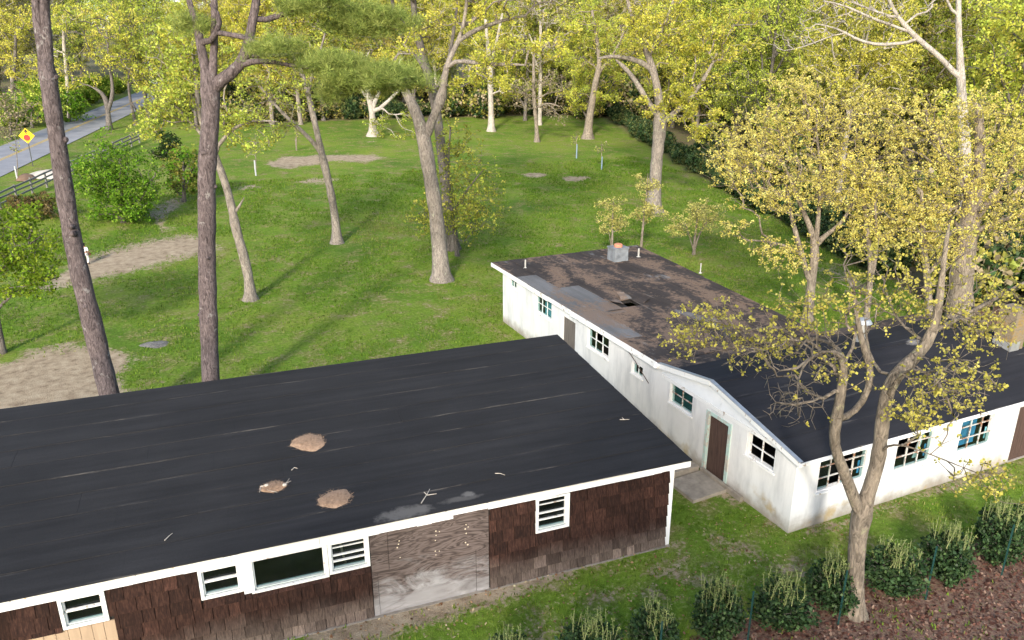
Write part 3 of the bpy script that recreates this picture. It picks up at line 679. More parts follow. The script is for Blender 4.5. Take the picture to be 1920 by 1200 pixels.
# ------------------------------------------------------------------ things lying on the shed roof
def on_roof(px, py):
    # intersect ray with the shed roof plane in world space
    c, s = math.cos(SA), math.sin(SA); d = ray(px, py)
    def loc(p): q = p-np.array([BC[0], BC[1], 0]); return np.array([c*q[0]+s*q[1], -s*q[0]+c*q[1], q[2]])
    lo, hi = 3., 60.
    for _ in range(60):
        t = (lo+hi)/2; q = loc(CAM+t*d)
        if q[2] > shed_z(q[1])+.014: lo = t
        else: hi = t
    return CAM+lo*d
NEEDLE = simple('pine_needles', (.36, .235, .15), .9, .35, 18, .6)
TWIGM = simple('dry_twig', (.42, .37, .31), .85, .25, 12, 0)
slope = math.atan((ZR-ZE)/(VR+.15))
def needle_mat(px, py, wpx, hpx, label, tri=False):
    p = on_roof(px, py); rx = wpx*mpp(p); pl, pr = on_roof(px, py-hpx), on_roof(px, py+hpx); ry = np.linalg.norm(pl-pr)/2
    root = empty('pine_needle_mat', p, SA, label, 'pine needles', 'needle mats on the shed roof')
    n = 30; V = [(0, 0, .05)]; rings = 4; ph = [random.uniform(0, 6.3) for _ in range(3)]
    for k in range(1, rings+1):
        for i in range(n):
            a = 2*math.pi*i/n; o = 1+.10*math.sin(2*a+ph[0])+.07*math.sin(3*a+ph[1])+.04*math.sin(7*a+ph[2])+random.uniform(-.04, .04); f = k/rings
            x, y = math.cos(a)*rx*o*f, math.sin(a)*ry*o*f
            V.append((x, y, y*math.tan(slope)+.045*(1-f**3)+random.uniform(-.006, .006)*(k < rings)-(.008 if k == rings else 0)))
    Fa = [[(0, 1+i, 1+(i+1) % n) for i in range(n)]]; q = []
    for k in range(rings-1):
        for i in range(n): q.append((1+k*n+i, 1+(k+1)*n+i, 1+(k+1)*n+(i+1) % n, 1+k*n+(i+1) % n))
    me = mesh_np('mat', V, [np.array(Fa[0]), np.array(q)]); link('mat', me, root, NEEDLE)
    m_ = MB()
    for _ in range(420):
        a = random.uniform(0, 6.28); f = random.uniform(0, 1.06)**.6; x, y = math.cos(a)*rx*f, math.sin(a)*ry*f; b = random.uniform(0, 6.28); L = random.uniform(.05, .11); z = y*math.tan(slope)+.05*(1-min(f, 1)**3)+.008
        dx, dy = math.cos(b)*L, math.sin(b)*L; m_.poly([(x-dy*.06, y+dx*.06, z), (x+dy*.06, y-dx*.06, z), (x+dx, y+dy, z+dy*math.tan(slope)+random.uniform(0, .02))])
    o = m_.build('loose_needles', NEEDLE, root); tag(o, kind='stuff'); return root
needle_mat(578, 830, 32, 16, 'large oval mat of tan pine needles on the black roof, farther from eave')
needle_mat(513, 914, 24, 10, 'small mat of pine needles with grey twigs lying across it')
needle_mat(628, 936, 33, 16, 'tan pine needle mat on the black roof nearest the plywood panel')
def twig(pxs, r, label, cones=()):
    base = on_roof(*pxs[0][0]); root = empty('fallen_twig', base, 0, label, 'twig', 'twigs fallen on the shed roof')
    for k, line in enumerate(pxs):
        pts = [on_roof(*q)+np.array([0, 0, r+.012+.05*(0 if i in (0,) else .5)*random.random()])-base for i, q in enumerate(line)]
        M = MB(); M.tube(pts, np.linspace(r, r*.45, len(pts)), 5); M.build('stem' if k == 0 else 'side_stem', TWIGM, root)
    for c in cones:
        q = on_roof(*c)-base+np.array([0, 0, .05]); M = MB(); M.tube([q+np.array([-.045, 0, 0]), q+np.array([-.02, 0, 0.004]), q+np.array([.03, 0, .004]), q+np.array([.055, 0, 0])], [.015, .04, .033, .008], 8); M.build('pine_cone', TWIGM, root)
twig([[(790, 945), (801, 930), (806, 920)], [(801, 930), (819, 928)], [(801, 930), (795, 925)]], .013, 'three-pronged pale twig on the black roof near the eave')
twig([[(309, 1015), (318, 1007), (324, 1002)]], .012, 'short forked pale twig low on the black roof beside the eave')
twig([[(488, 914), (500, 912), (533, 912), (543, 900)], [(490, 913), (505, 922), (520, 925)], [(489, 915), (487, 926)], [(532, 910), (546, 904)]], .012, 'grey twigs with small cones lying over the needle mat', ((500, 914), (534, 913)))
twig([[(627, 950), (634, 940), (640, 938)]], .010, 'short pale twig at the edge of the needle mat')
twig([[(928, 889), (938, 890), (947, 894)]], .010, 'thin curved pale twig on the black roof')
twig([[(1162, 788), (1172, 789), (1180, 788)], [(1170, 788), (1166, 785)]], .012, 'small pale twig on the black roof near its end edge')
twig([[(547, 883), (552, 879), (558, 880)]], .013, 'stubby pale bark piece between the needle mats')

# ------------------------------------------------------------------ white block building
WX, WY = 13.775, 12.655
wb = empty('block_building', (WX, WY, 0), 0, 'derelict white block building with flat and gabled dark roofs', 'building')
LW = [(16.95, 17.57, 2.0, 2.36), (13.58, 14.92, 1.63, 2.36), (9.16, 10.57, 1.57, 2.32), (7.0, 7.57, 1.68, 2.02), (4.32, 5.38, 1.52, 2.24), (.8, 1.8, 1.45, 2.12)]
LD = [(11.55, 12.58, .02, 2.12), (2.57, 3.5, .02, 1.95)]
FW = [(.86, 2.5, 1.06, 2.10), (3.70, 5.09, .98, 2.10), (6.28, 7.68, .96, 2.06)]; FD = [(8.78, 9.72, .02, 1.88)]
LW = [(a-.05, b+.05, c-.05, min(d+.04, 2.19 if b < 5.9 else 2.40)) for a, b, c, d in LW]; FW = [(a-.06, b+.06, c-.06, 2.10) for a, b, c, d in FW]
HW = 2.42; WL = 18.37; FX = 11.2
wall_panel('side_wall', [WWALL, INNER], wb, 'y', 5.9, 2.20, .2, [o for o in LW+LD if o[1] < 5.9], u0=.2)
wall_panel('side_wall', [WWALL, INNER], wb, 'y', WL, HW+.1, .2, [o for o in LW+LD if o[0] > 5.9], u0=5.9)
wall_panel('front_wall', [WWALL, INNER], wb, 'x', FX, 2.16, .2, FW+FD, u0=0.0)
M = MB(); M.box(FX-.2, FX-.001, .2, 5.9, 0, 2.2); M.build('end_wall', WWALL, wb)
M = MB(); M.box(.2, 8.0, WL-.2, WL, 0, HW); M.build('rear_wall', WWALL, wb)
M = MB(); M.prism([(7.8, WL-.2, 0), (6.5, 5.95, 0), (6.7, 5.95, 0), (8.0, WL-.2, 0)], (0, 0, HW)); M.build('far_side_wall', WWALL, wb)
M = MB(); M.box(6.7, FX-.2, 5.7, 5.9, 0, 2.3); M.build('inner_wall', INNER, wb)
M = MB(); M.box(.2, 10.9, .2, 5.7, -.05, .05); M.box(.2, 6.4, 5.9, WL-.2, -.05, .05); M.build('floor', INNER, wb)
# roof geometry
EY, EZ, RY, RZ, JY, JZ = -.22, 2.235, 3.40, 3.02, 5.95, 2.60; XL, XR = -.14, 11.55; FY1, FXR1, FXR0 = 19.35, 7.9, 6.6
def gable_z(y): return np.interp(y, [EY, RY, JY], [EZ, RZ, JZ])
M = MB()
for y0, y1 in ((EY+.03, RY), (RY, JY)):
    z0, z1 = gable_z(y0), gable_z(y1); M.hexa([(XL+.05, y0, z0-.10), (XR-.05, y0, z0-.10), (XR-.05, y1, z1-.10), (XL+.05, y1, z1-.10)], [(XL+.05, y0, z0-.02), (XR-.05, y0, z0-.02), (XR-.05, y1, z1-.02), (XL+.05, y1, z1-.02)])
M.build('gable_deck', INNER, wb)
ROOFG = roof_mat('gable_roofing', (.019, .0185, .021), 0, .92, 1, EY, .35, patches=((7.9, 3.2, .35, .2, .6),))
ROOFF = roof_mat('flat_roofing', (.044, .035, .031), .9, .93, 0, XL, .45)
ROOFP = roof_mat('bare_grey_roofing', (.125, .122, .120), .75, .93, 0, XL, .2)
def sheet(name, quad, th, mat, lift=0.0):
    """thin slab from 4 top corner points"""
    M = MB(); q = [np.array(p, float)+[0, 0, lift] for p in quad]; M.hexa([p-[0, 0, th] for p in q], q); return M.build(name, mat, wb)
for k in range(4):
    y0, y1 = EY+k*.905, min(RY, EY+(k+1)*.905+.09); lf = .012
    for a, b in ((XL, random.uniform(2, 5)), (None, random.uniform(6.5, 9)), (None, XR)):
        if a is None: a = prev+.006
        prev = b; sheet('roofing_sheet', [(a, y0, gable_z(y0)+lf), (b, y0, gable_z(y0)+lf), (b, y1, gable_z(y1)+.001*k), (a, y1, gable_z(y1)+.001*k)], .018, ROOFG)
for k in range(3):
    y1, y0 = JY-k*.85, max(RY, JY-(k+1)*.85-.09); lf = .012
    for a, b in ((XL, random.uniform(4, 7)), (None, XR)):
        if a is None: a = prev+.006
        prev = b; sheet('roofing_sheet', [(a, y0, gable_z(y0)+.002+.001*k), (b, y0, gable_z(y0)+.002+.001*k), (b, y1, gable_z(y1)+lf), (a, y1, gable_z(y1)+lf)], .018, ROOFG if k else ROOFF)
M = MB(); M.hexa([(XL, RY-.15, gable_z(RY-.15)+.0), (XR, RY-.15, gable_z(RY-.15)), (XR, RY+.15, gable_z(RY+.15)), (XL, RY+.15, gable_z(RY+.15))], [(XL, RY-.15, gable_z(RY-.15)+.022), (XR, RY-.15, gable_z(RY-.15)+.022), (XR, RY+.15, gable_z(RY+.15)+.022), (XL, RY+.15, gable_z(RY+.15)+.022)]); M.build('ridge_cap', ROOFG, wb)
# flat roof: deck with a torn hole, strips of roofing over it
FZ = 2.62; hole = Gz(1181, 568, FZ)-np.array([WX, WY, 0]); hx, hy = hole[0], hole[1]
def fxr(y): return FXR0+(FXR1-FXR0)*(y-JY)/(FY1-JY)
M = MB()
ysd = [JY+.02, hy-.50, hy+.45, FY1-.05]
for i in range(3):
    y0, y1 = ysd[i], ysd[i+1]
    spans = [(None, None)] if i != 1 else [(None, hx-.28), (hx+.36, None)]
    for a, b in spans:
        x00 = XL+.06 if a is None else a; xb0 = fxr(y0)-.05 if b is None else b; xb1 = fxr(y1)-.05 if b is None else b
        M.hexa([(x00, y0, FZ-.16), (xb0, y0, FZ-.16), (xb1, y1, FZ-.16), (x00, y1, FZ-.16)], [(x00, y0, FZ-.02), (xb0, y0, FZ-.02), (xb1, y1, FZ-.02), (x00, y1, FZ-.02)])
M.build('flat_deck', INNER, wb)
SWD = .93; nst = 9
for k in range(nst):
    x0 = XL+k*SWD; x1 = x0+SWD+.06
    cuts = [JY+.02]+sorted([random.uniform(8, 10.5), random.uniform(12, 15)])+[FY1]
    inh = x0-.05 < hx < x1
    if k == 0: cuts = [JY+.02, 8.2, 11.4, 16.6, FY1]
    if k in (1,): cuts = [JY+.02, 7.6, hy-.9, hy+2.9, FY1]
    if k == 2: cuts = [JY+.02, hy-1.2, hy+.55, hy+2.6, FY1]
    if inh: cuts = [JY+.02, hy-.42, hy+.38, 13.5, FY1]
    for ci, (a, b) in enumerate(zip(cuts[:-1], cuts[1:])):
        if inh and abs((a+b)/2-hy) < .3: continue
        xa, xb = x0, x1
        if x1 > fxr(a)-.2 or k == nst-1: pass
        qa, qb = min(x1, fxr(a)), min(x1, fxr(b))
        if qa-x0 < .15 and qb-x0 < .15: continue
        qa = max(qa, x0+.05); qb = max(qb, x0+.05); mat = ROOFF
        if (k == 0 and ci in (1, 2)) or (k == 1 and ci == 2) or (k == 2 and ci in (1,)): mat = ROOFP
        dz = .004*((k+ci) % 3)+.003*ci
        sheet('roofing_sheet', [(x0, a+.004, FZ+.014+dz), (qa, a+.004, FZ+.003+dz), (qb, b-.004, FZ+.003+dz), (x0, b-.004, FZ+.014+dz)], .02, mat)
# curled torn flaps round the hole
for (cx, cy_, L, W_, a0, curl, mt_) in ((hx-.30, hy+.1, .5, .5, 2.9, 1.1, ROOFP), (hx+.32, hy-.1, .6, .55, .3, .9, ROOFF), (hx-.7, hy-.55, .8, .14, 3.3, .5, ROOFP), (hx+.1, hy+.42, .5, .5, 1.5, 1.3, ROOFP)):
    M = MB(); pr = None
    for i in range(7):
        t_ = i/6; r_ = L*t_; z = FZ+.03+.13*curl*t_**1.6+.03*math.sin(5*t_)*curl; x, y = cx+math.cos(a0)*r_, cy_+math.sin(a0)*r_; nxv, nyv = -math.sin(a0)*W_/2*(1-.4*t_), math.cos(a0)*W_/2*(1-.5*t_)
        cur = [(x-nxv, y-nyv, z), (x+nxv, y+nyv, z+.03*t_)]
        if pr: M.poly([pr[0], cur[0], cur[1], pr[1]]); M.poly([(p[0], p[1], p[2]-.01) for p in (pr[1], cur[1], cur[0], pr[0])])
        pr = cur
    M.build('torn_roofing', mt_, wb)
# fascias, ragged eave
for i in range(7):
    a = JY+.02+(FY1-JY-.02)*i/7; b = JY+.02+(FY1-JY-.02)*(i+1)/7-.008; x = XL-.02-random.uniform(0, .012); z0 = 2.42+random.uniform(-.02, .03); M = MB(); M.box(x, x+.035, a, b, z0, FZ-.003+random.uniform(-.015, 0)); M.build('fascia_board', PEEL, wb)
M = MB(); M.box(XL-.015, 0.0, FY1+.002, FY1+.035, 2.44, FZ-.005); M.box(0, fxr(FY1), FY1+.002, FY1+.03, 2.44, FZ-.005); M.build('fascia_board', PEEL, wb)
def rake(name, y0, y1, x, dz0, dz1, mat, th=.035):
    M = MB(); M.prism([(x, y0, gable_z(y0)-dz0), (x, y1, gable_z(y1)-dz0), (x, y1, gable_z(y1)-dz1), (x, y0, gable_z(y0)-dz1)], (th, 0, 0)); return M.build(name, mat, wb)
rake('rake_board', EY, 1.7, XL-.02, .13, -.016, PEEL); rake('rake_board', 1.71, RY-.01, XL-.018, .12, -.016, PEEL); rake('rake_board', RY, JY, XL-.024, .15, -.02, PEEL)
for a, b in ((EY, RY), (RY, JY)):     # soffit side metal strip on top of the edge
    M = MB(); M.hexa([(XL-.03, a, gable_z(a)+.014), (XL+.10, a, gable_z(a)+.014), (XL+.10, b, gable_z(b)+.014), (XL-.03, b, gable_z(b)+.014)], [(XL-.03, a, gable_z(a)+.026), (XL+.10, a, gable_z(a)+.026), (XL+.10, b, gable_z(b)+.026), (XL-.03, b, gable_z(b)+.026)]); M.build('edge_flashing', METAL, wb)
# gable boards: lower band and sheets above, a wedge missing under the front slope
GB = simple('gable_board_paint', (.76, .77, .78), .6, .06, 3, .1)
M = MB(); M.prism([(.03, EY+.25, 2.2), (.03, JY-.05, 2.2), (.03, JY-.05, gable_z(JY)-.11), (.03, RY, RZ-.11), (.03, EY+.3, gable_z(EY+.3)-.11)], (.1, 0, 0)); M.build('gable_backing', INNER, wb)
def gb(pts, x=-.012): M = MB(); M.prism([(x, y, z) for y, z in pts], (.03, 0, 0)); M.build('gable_board', GB, wb)
gz_ = lambda y: float(gable_z(y))-.105
gb([(3.1, 2.26), (5.88, 2.26), (5.88, gz_(5.88)), (RY, gz_(RY)), (2.95, gz_(2.95)), (2.9, 2.72)])
gb([(1.52, 2.26), (3.095, 2.26), (2.9, 2.70), (2.45, 2.57), (2.35, 2.62), (1.95, 2.44), (1.55, 2.52), (1.52, gz_(1.52))])
gb([(.15, 2.26), (1.515, 2.26), (1.515, gz_(1.515)), (.32, gz_(.32))])
M = MB(); M.box(-.026, -.002, 0, 5.86, 2.14, 2.255); M.build('band_board', PEEL, wb)
M = MB(); M.box(-.02, FX, -.045, -.003, 2.10, 2.155); M.build('eave_board', PEEL, wb)
M = MB(); M.box(XL, XR, EY-.02, EY+.015, EZ-.12, EZ-.008); M.build('fascia_board', PEEL, wb)
M = MB(); 
for i in range(10):
    a_ = i*.628; M.tube([(XL-.05, JY-.02, FZ-.12), (XL-.05+.09*math.cos(a_), JY+.1*math.sin(a_), FZ-.08+.06*math.sin(i))], [.05, .03], 5)
M.build('crumpled_flashing', PEEL, wb)
# windows of the block building
def bwindow(side, a, b, c, d, cols, rows, backs, frame=PEEL, muntin=RUSTY, glass=True, missing=()):
    def bx(M, u0, u1, d0, d1, z0, z1):
        if side == 'y': M.box(d0, d1, u0, u1, z0, z1)
        else: M.box(u0, u1, d0, d1, z0, z1)
    M = MB(); f = .045
    bx(M, a+.002, a+f, .02, .16, c+.002, d-.002); bx(M, b-f, b-.002, .02, .16, c+.002, d-.002); bx(M, a+f, b-f, .02, .16, d-f, d-.002); bx(M, a+f, b-f, .02, .16, c+.002, c+f*.8)
    o = M.build('window', frame, wb)
    M = MB(); bx(M, a-.04, b+.04, -.045, .018, c-.05, c-.003); M.build('sill', frame, o)
    for i in range(1, cols):
        u = a+f+(b-a-2*f)*i/cols; M = MB(); bx(M, u-.013, u+.013, .055, .095, c+f*.8, d-f); M.build('muntin', muntin, o)
    for j in range(1, rows):
        z = c+f*.8+(d-c-1.8*f)*j/rows; M = MB(); bx(M, a+f, b-f, .052, .092, z-.012, z+.012); M.build('muntin', muntin, o)
    for i in range(cols):
        for j in range(rows):
            if (i, j) in missing: continue
            u0, u1 = a+f+(b-a-2*f)*i/cols+.016, a+f+(b-a-2*f)*(i+1)/cols-.016; z0, z1 = c+f*.8+(d-c-1.8*f)*j/rows+.015, c+f*.8+(d-c-1.8*f)*(j+1)/rows-.015
            M = MB(); bx(M, u0, u1, .072, .077, z0, z1); M.build('pane', GLASS, o)
    for (u0, u1, z0, z1, mt_) in backs:
        M = MB(); bx(M, u0, u1, .17, .185, z0, z1); M.build('board_or_pane_tint', mt_, o)  # blue and pale are boards; teal ones stand in for pane reflections
bwindow('y', *LW[0], 2, 1, [(LW[0][0]+.06, LW[0][0]+.3, 2.05, 2.3, PALEB)], muntin=PEEL)
bwindow('y', *LW[1], 3, 2, [(LW[1][0]+.07, LW[1][0]+.88, LW[1][2]+.05, LW[1][3]-.05, PANE_TEAL)], muntin=PEEL)  # teal backing coloured for the reflection in these panes
bwindow('y', *LW[2], 3, 2, [], muntin=PEEL, missing=((1, 1), (0, 0)))
bwindow('y', *LW[3], 2, 1, [(LW[3][0]+.06, LW[3][0]+.25, 1.73, 1.97, PANE_TEAL)], muntin=PEEL)
bwindow('y', *LW[4], 2, 2, [(LW[4][0]+.07, LW[4][1]-.07, LW[4][2]+.05, LW[4][3]-.05, simple('dark_teal_pane_reflection', (.025, .10, .10), .6, .3, 2, 0))], muntin=RUSTY)  # dark teal backing added to give these panes their reflected colour
bwindow('y', *LW[5], 2, 2, [], muntin=PEEL, missing=((0, 0), (1, 1), (1, 0), (0, 1)))
bwindow('x', *FW[0], 4, 3, [(FW[0][1]-.14, FW[0][1]-.07, 1.12, 1.5, BLUEB)], missing=((1, 1), (2, 2), (2, 1), (1, 0)))
bwindow('x', *FW[1], 3, 3, [(FW[1][1]-.13, FW[1][1]-.07, 1.04, 1.42, BLUEB)], missing=((0, 2), (1, 2), (1, 1), (0, 1)))
M = MB(); M.hexa([(4.62, .19, 1.05), (4.80, .19, 1.05), (4.80, .21, 1.05), (4.62, .21, 1.05)], [(4.86, .19, 2.05), (5.0, .19, 2.05), (5.0, .21, 2.05), (4.86, .21, 2.05)]); M.build('leaning_board', PALEB, wb)
bwindow('x', *FW[2], 3, 3, [(FW[2][0]+.07, FW[2][0]+.92, 1.02, 2.0, BLUEB), (FW[2][1]-.13, FW[2][1]-.07, 1.02, 1.4, PANE_TEAL)], missing=((2, 2), (2, 1)))
# doors of planks
def door(side, a, b, c, d, mat, trim, n=6, deep=.06):
    M = MB()
    def bx(M, u0, u1, d0, d1, z0, z1):
        if side == 'y': M.box(d0, d1, u0, u1, z0, z1)
        else: M.box(u0, u1, d0, d1, z0, z1)
    bx(M, a+.03, b-.03, deep+.03, deep+.05, c, d-.03); o = M.build('door', mat, wb)
    for i in range(n):
        u0 = a+.03+(b-a-.06)*i/n; M = MB(); e = random.uniform(0, .006); bx(M, u0+.003, u0+(b-a-.06)/n-.003, deep-e, deep+.028, c+.005, d-.035); M.build('plank', mat, o)
    if trim:
        M = MB(); bx(M, a-.09, a+.028, -.03, .05, c, d+.07); bx(M, b-.028, b+.09, -.03, .05, c, d+.07); bx(M, a+.028, b-.028, -.03, .05, d-.03, d+.07); M.build('door_frame', trim, o)
door('y', *LD[0], DOORW, None); door('y', *LD[1], DOORB, TEALP, 7); door('x', *FD[0], DOORB, None)
M = MB(); M.box(.1, .16, 3.51, 3.52, 0, .01); 
# chimneys, pipes
p = Gz(1160, 489, FZ)-np.array([WX, WY, 0]); M = MB(); cxx, cyy = p[0], p[1]+.1
for i in range(3):
    j = .004*i; M.box(cxx-.37+j, cxx+.37-j, cyy-.33+j, cyy+.33-j, FZ+i*.2+(.003 if i else 0), FZ+(i+1)*.2)
M.box(cxx-.39, cxx+.39, cyy-.35, cyy+.35, FZ+.603, FZ+.66); ch = M.build('block_chimney', CINDER, wb)
M = MB(); M.tube([(cxx, cyy, FZ+.6), (cxx, cyy, FZ+.78), (cxx, cyy, FZ+.80), (cxx, cyy, FZ+.79)], [.20, .20, .17, .02], 20); M.build('clay_flue', TERRA, ch)
for px, py, h, r in ((985, 503, .40, .036), (1197, 482, .42, .045), (1313, 512, .45, .026)):
    p = Gz(px, py, FZ)-np.array([WX, WY, 0]); M = MB(); M.tube([(p[0], p[1], FZ), (p[0], p[1], FZ+h)], [r, r], 10); M.tube([(p[0], p[1], FZ+.0), (p[0], p[1], FZ+.04)], [r*3, r*1.5], 10); M.build('vent_pipe', PIPE, wb)
p = Gz(1612, 640, 2.9)-np.array([WX, WY, 0]); M = MB(); M.tube([(p[0], p[1], 2.6), (p[0], p[1], 3.5)], [.16, .16], 14); M.tube([(p[0], p[1], 3.5), (p[0], p[1], 3.56), (p[0], p[1], 3.68), (p[0], p[1], 3.72)], [.17, .30, .22, .05], 14); M.build('roof_vent', METAL, wb)
BR = peel_mat('stained_brick', (.21, .165, .11), (.30, .20, .07), .5)
p = Gz(1888, 650, 2.7)-np.array([WX, WY, 0]); M = MB()
cx0, cy0 = p[0], p[1]
for i in range(18):
    e = .004*(i % 2); M.box(cx0-.32+e, cx0+.32-e, cy0-.3+e, cy0+.3-e, 2.3+i*.1, 2.3+i*.1+.094)
M.box(cx0-.30, cx0+.30, cy0-.28, cy0+.28, 2.3, 4.09); cm = M.build('brick_chimney', BR, wb)
M = MB(); M.box(cx0-.35, cx0+.1, cy0-.33, cy0-.301, 2.55, 2.98); M.box(cx0-.35, cx0-.321, cy0-.301, cy0+.3, 2.55, 2.98); M.build('flashing', METAL, cm)
# conduit and bits on the side wall
M = MB(); M.tube([(-.03, 7.9, 2.35), (-.05, 7.4, 2.15), (-.04, 6.7, 1.75), (-.03, 6.55, 1.65)], [.012]*4, 6); M.build('hanging_wire', DOORB, wb)
# doorstep
slab = empty('door_step', (13.0, 15.45, 0), 0, 'low concrete slab step at the brown plank door', 'step')
M = MB(); M.hexa([(-.62, -.62, -.05), (.62, -.55, -.05), (.60, .66, -.05), (-.64, .6, -.05)], [(-.6, -.6, .09), (.6, -.53, .10), (.58, .64, .10), (-.62, .58, .08)]); M.build('slab', CONC, slab)
M = MB(); M.box(.62, .72, -1.1, .7, -.05, .16); M.build('threshold', CONC, slab)
M = MB(); M.box(-.9, .6, .72, 1.0, -.05, .2); M.build('kerb_block', CONC, slab)

# ------------------------------------------------------------------ pines behind the shed
def pine(name, base_px, stems, blobs, n, label, per=26, stubs=(), reps=5):
    base = G(*base_px); sk = Skel()
    for si, st in enumerate(stems):
        Pp = [PT(q[0], q[1], base, q[3] if len(q) > 3 else 0) for q in st]; Rr = [q[2]*mpp(p)/2 for q, p in zip(st, Pp)]
        if si == 0: Pp[0] = base-np.array([0, 0, .1])
        sk.stem(Pp, Rr, step=.35, okz=8.5)
    A = blob_points(blobs, base, n, 10, .3); sk.grow(A, .25, .5, .014, wig=.2)
    L = np.concatenate([A]+[A+rng.normal(0, .26, A.shape)*[1, 1, .5] for _ in range(reps)])
    lm = leaf_mesh('crown', L, per, .17, .08, PINEC, .45, .03, .22)
    o = finish_tree(name, base, sk, lm, B_PINE, label, 'pine tree', None, LEAF)
    st = stems[0]
    for (kx, ky, sd) in stubs:
        wd = np.interp(ky, [q[1] for q in st[::-1]], [q[2] for q in st[::-1]]); p = PT(kx, ky, base, -wd*mpp(base)*.38 if sd == 0 else 0)-base
        d = (-NH*.8+rgt*sd*1.4+np.array([0, 0, .25])); d /= np.linalg.norm(d); r = random.uniform(.05, .09)
        M = MB(); M.tube([p-d*.08, p+d*.02, p+d*.07, p+d*.09], [r*1.5, r*1.15, r*.9, r*.35], 9); M.build('branch_stub', B_PINE, o, True)
    return o
pine('pine_tree', (222, 805), [
    [(222, 805, 37), (204, 735, 36), (169, 590, 34), (144, 490, 32), (129, 410, 32), (117, 330, 31), (109, 270, 30), (98, 200, 30), (90, 140, 30), (80, 90, 19), (70, 45, 17), (66, 0, 16), (72, -60, 15), (80, -220, 12), (75, -420, 6)],
    [(90, 140, 20), (90, 90, 18), (86, 40, 17), (80, 0, 16), (95, -80, 13), (130, -260, 9), (140, -360, 5)],
    [(90, 130, 12), (97, 122, 10), (99, 116, 7)]],
    [(75, -330, 170, 110, 0, 3), (200, -200, 120, 60, 0, 2)], 420, 'tall leaning pine trunk with knots beside the sandy path', per=10, reps=2, stubs=((136, 438, 0), (133, 425, 0), (144, 530, 1), (96, 258, -1), (122, 262, 1), (104, 145, 1), (160, 575, 0), (178, 585, 1)))
pine('pine_tree', (398, 770), [
    [(398, 770, 36), (395, 712, 31), (391, 600, 32), (388, 500, 32), (388, 400, 32), (387, 330, 33), (392, 260, 33), (396, 200, 34), (396, 165, 36), (385, 130, 20), (378, 100, 17), (375, 70, 16), (368, 40, 13), (356, 10, 11), (340, -60, 8), (330, -140, 5)],
    [(397, 165, 22), (399, 130, 15), (402, 80, 14), (403, 30, 13), (398, -60, 12), (400, -240, 8)],
    [(398, 162, 26), (416, 148, 22), (440, 136, 21), (456, 120, 21), (465, 95, 20), (468, 70, 18), (473, 40, 17), (481, 5, 15), (488, -60, 13), (505, -220, 8)],
    [(458, 118, 14, 0), (480, 114, 11, -.3), (505, 113, 9, -.6), (530, 122, 7, -.8), (600, 128, 6, -1), (700, 140, 5, -1.4), (770, 148, 3, -1.6)],
    [(464, 104, 11, 0), (485, 102, 9, .3), (510, 106, 7, .5), (560, 100, 5, .8)],
    [(477, 42, 13, 0), (500, 37, 10, .3), (540, 25, 9, .6), (570, 12, 8, .8), (610, 4, 6, 1), (700, 18, 4, 1.2)],
    [(383, 88, 13, 0), (402, 72, 12, -.3), (415, 55, 11, -.5), (420, 30, 10, -.6), (412, 10, 9, -.6), (393, 8, 6, -.6)],
    [(412, 62, 10, -.4), (440, 64, 9, -.7), (470, 74, 8, -.9), (500, 86, 5, -1)]],
    [(700, 148, 95, 20, -1.4, 1.2, 5), (620, 118, 70, 14, -.8, .9, 3), (690, 38, 80, 22, 1, 1.0, 4), (352, 40, 26, 26, -.3, .8, .6), (525, 92, 40, 12, -1, .6, 1.2), (580, 6, 80, 18, 0.6, 1, 2.5), (640, 175, 40, 14, -1.2, .6, 1), (330, -150, 140, 80, 0, 3, 2), (520, -260, 180, 90, 0, 3, 3)], 1000,
    'tall pine with a stout trunk forking into crooked limbs above the shed roof', stubs=((390, 484, 0), (383, 286, 0), (402, 350, 1), (376, 590, -1), (401, 600, 1), (386, 275, -1)))

# ------------------------------------------------------------------ single trees on the lawn
tree_px('oak_tree', (828, 525), [
    [(828, 525, 40), (825, 480, 29), (820, 420, 27), (812, 360, 26), (803, 310, 26), (797, 270, 29), (788, 230, 22), (778, 205, 20), (765, 180, 16), (748, 150, 12), (735, 120, 9)],
    [(797, 265, 22), (806, 235, 17), (818, 205, 16), (830, 185, 22), (832, 160, 13), (836, 120, 11), (850, 95, 10), (866, 70, 9), (872, 30, 7), (880, -40, 6)],
    [(838, 118, 9, 0), (870, 112, 8, -.5), (900, 122, 8, -1), (940, 120, 7, -1.2), (985, 122, 5, -1.4)],
    [(866, 72, 9, 0), (890, 55, 9, 0.4), (920, 47, 7, .6), (945, 36, 6, .7), (985, 30, 4, .9)]],
    [(905, 130, 70, 45, -1, 1.6), (985, 95, 75, 32, -1.2, 1.6), (860, 160, 40, 35, 0, 1.2), (1050, 70, 60, 35, -1, 1.4), (880, 20, 90, 40, .5, 2), (760, 110, 60, 60, .6, 1.6), (960, -70, 190, 70, 0, 3.4)],
    1500, 'forked grey oak with bright yellow-green spring leaves on the lawn', cols=GOLDG, per=15, size=.085, spread=.24, step=.6, okz=4)
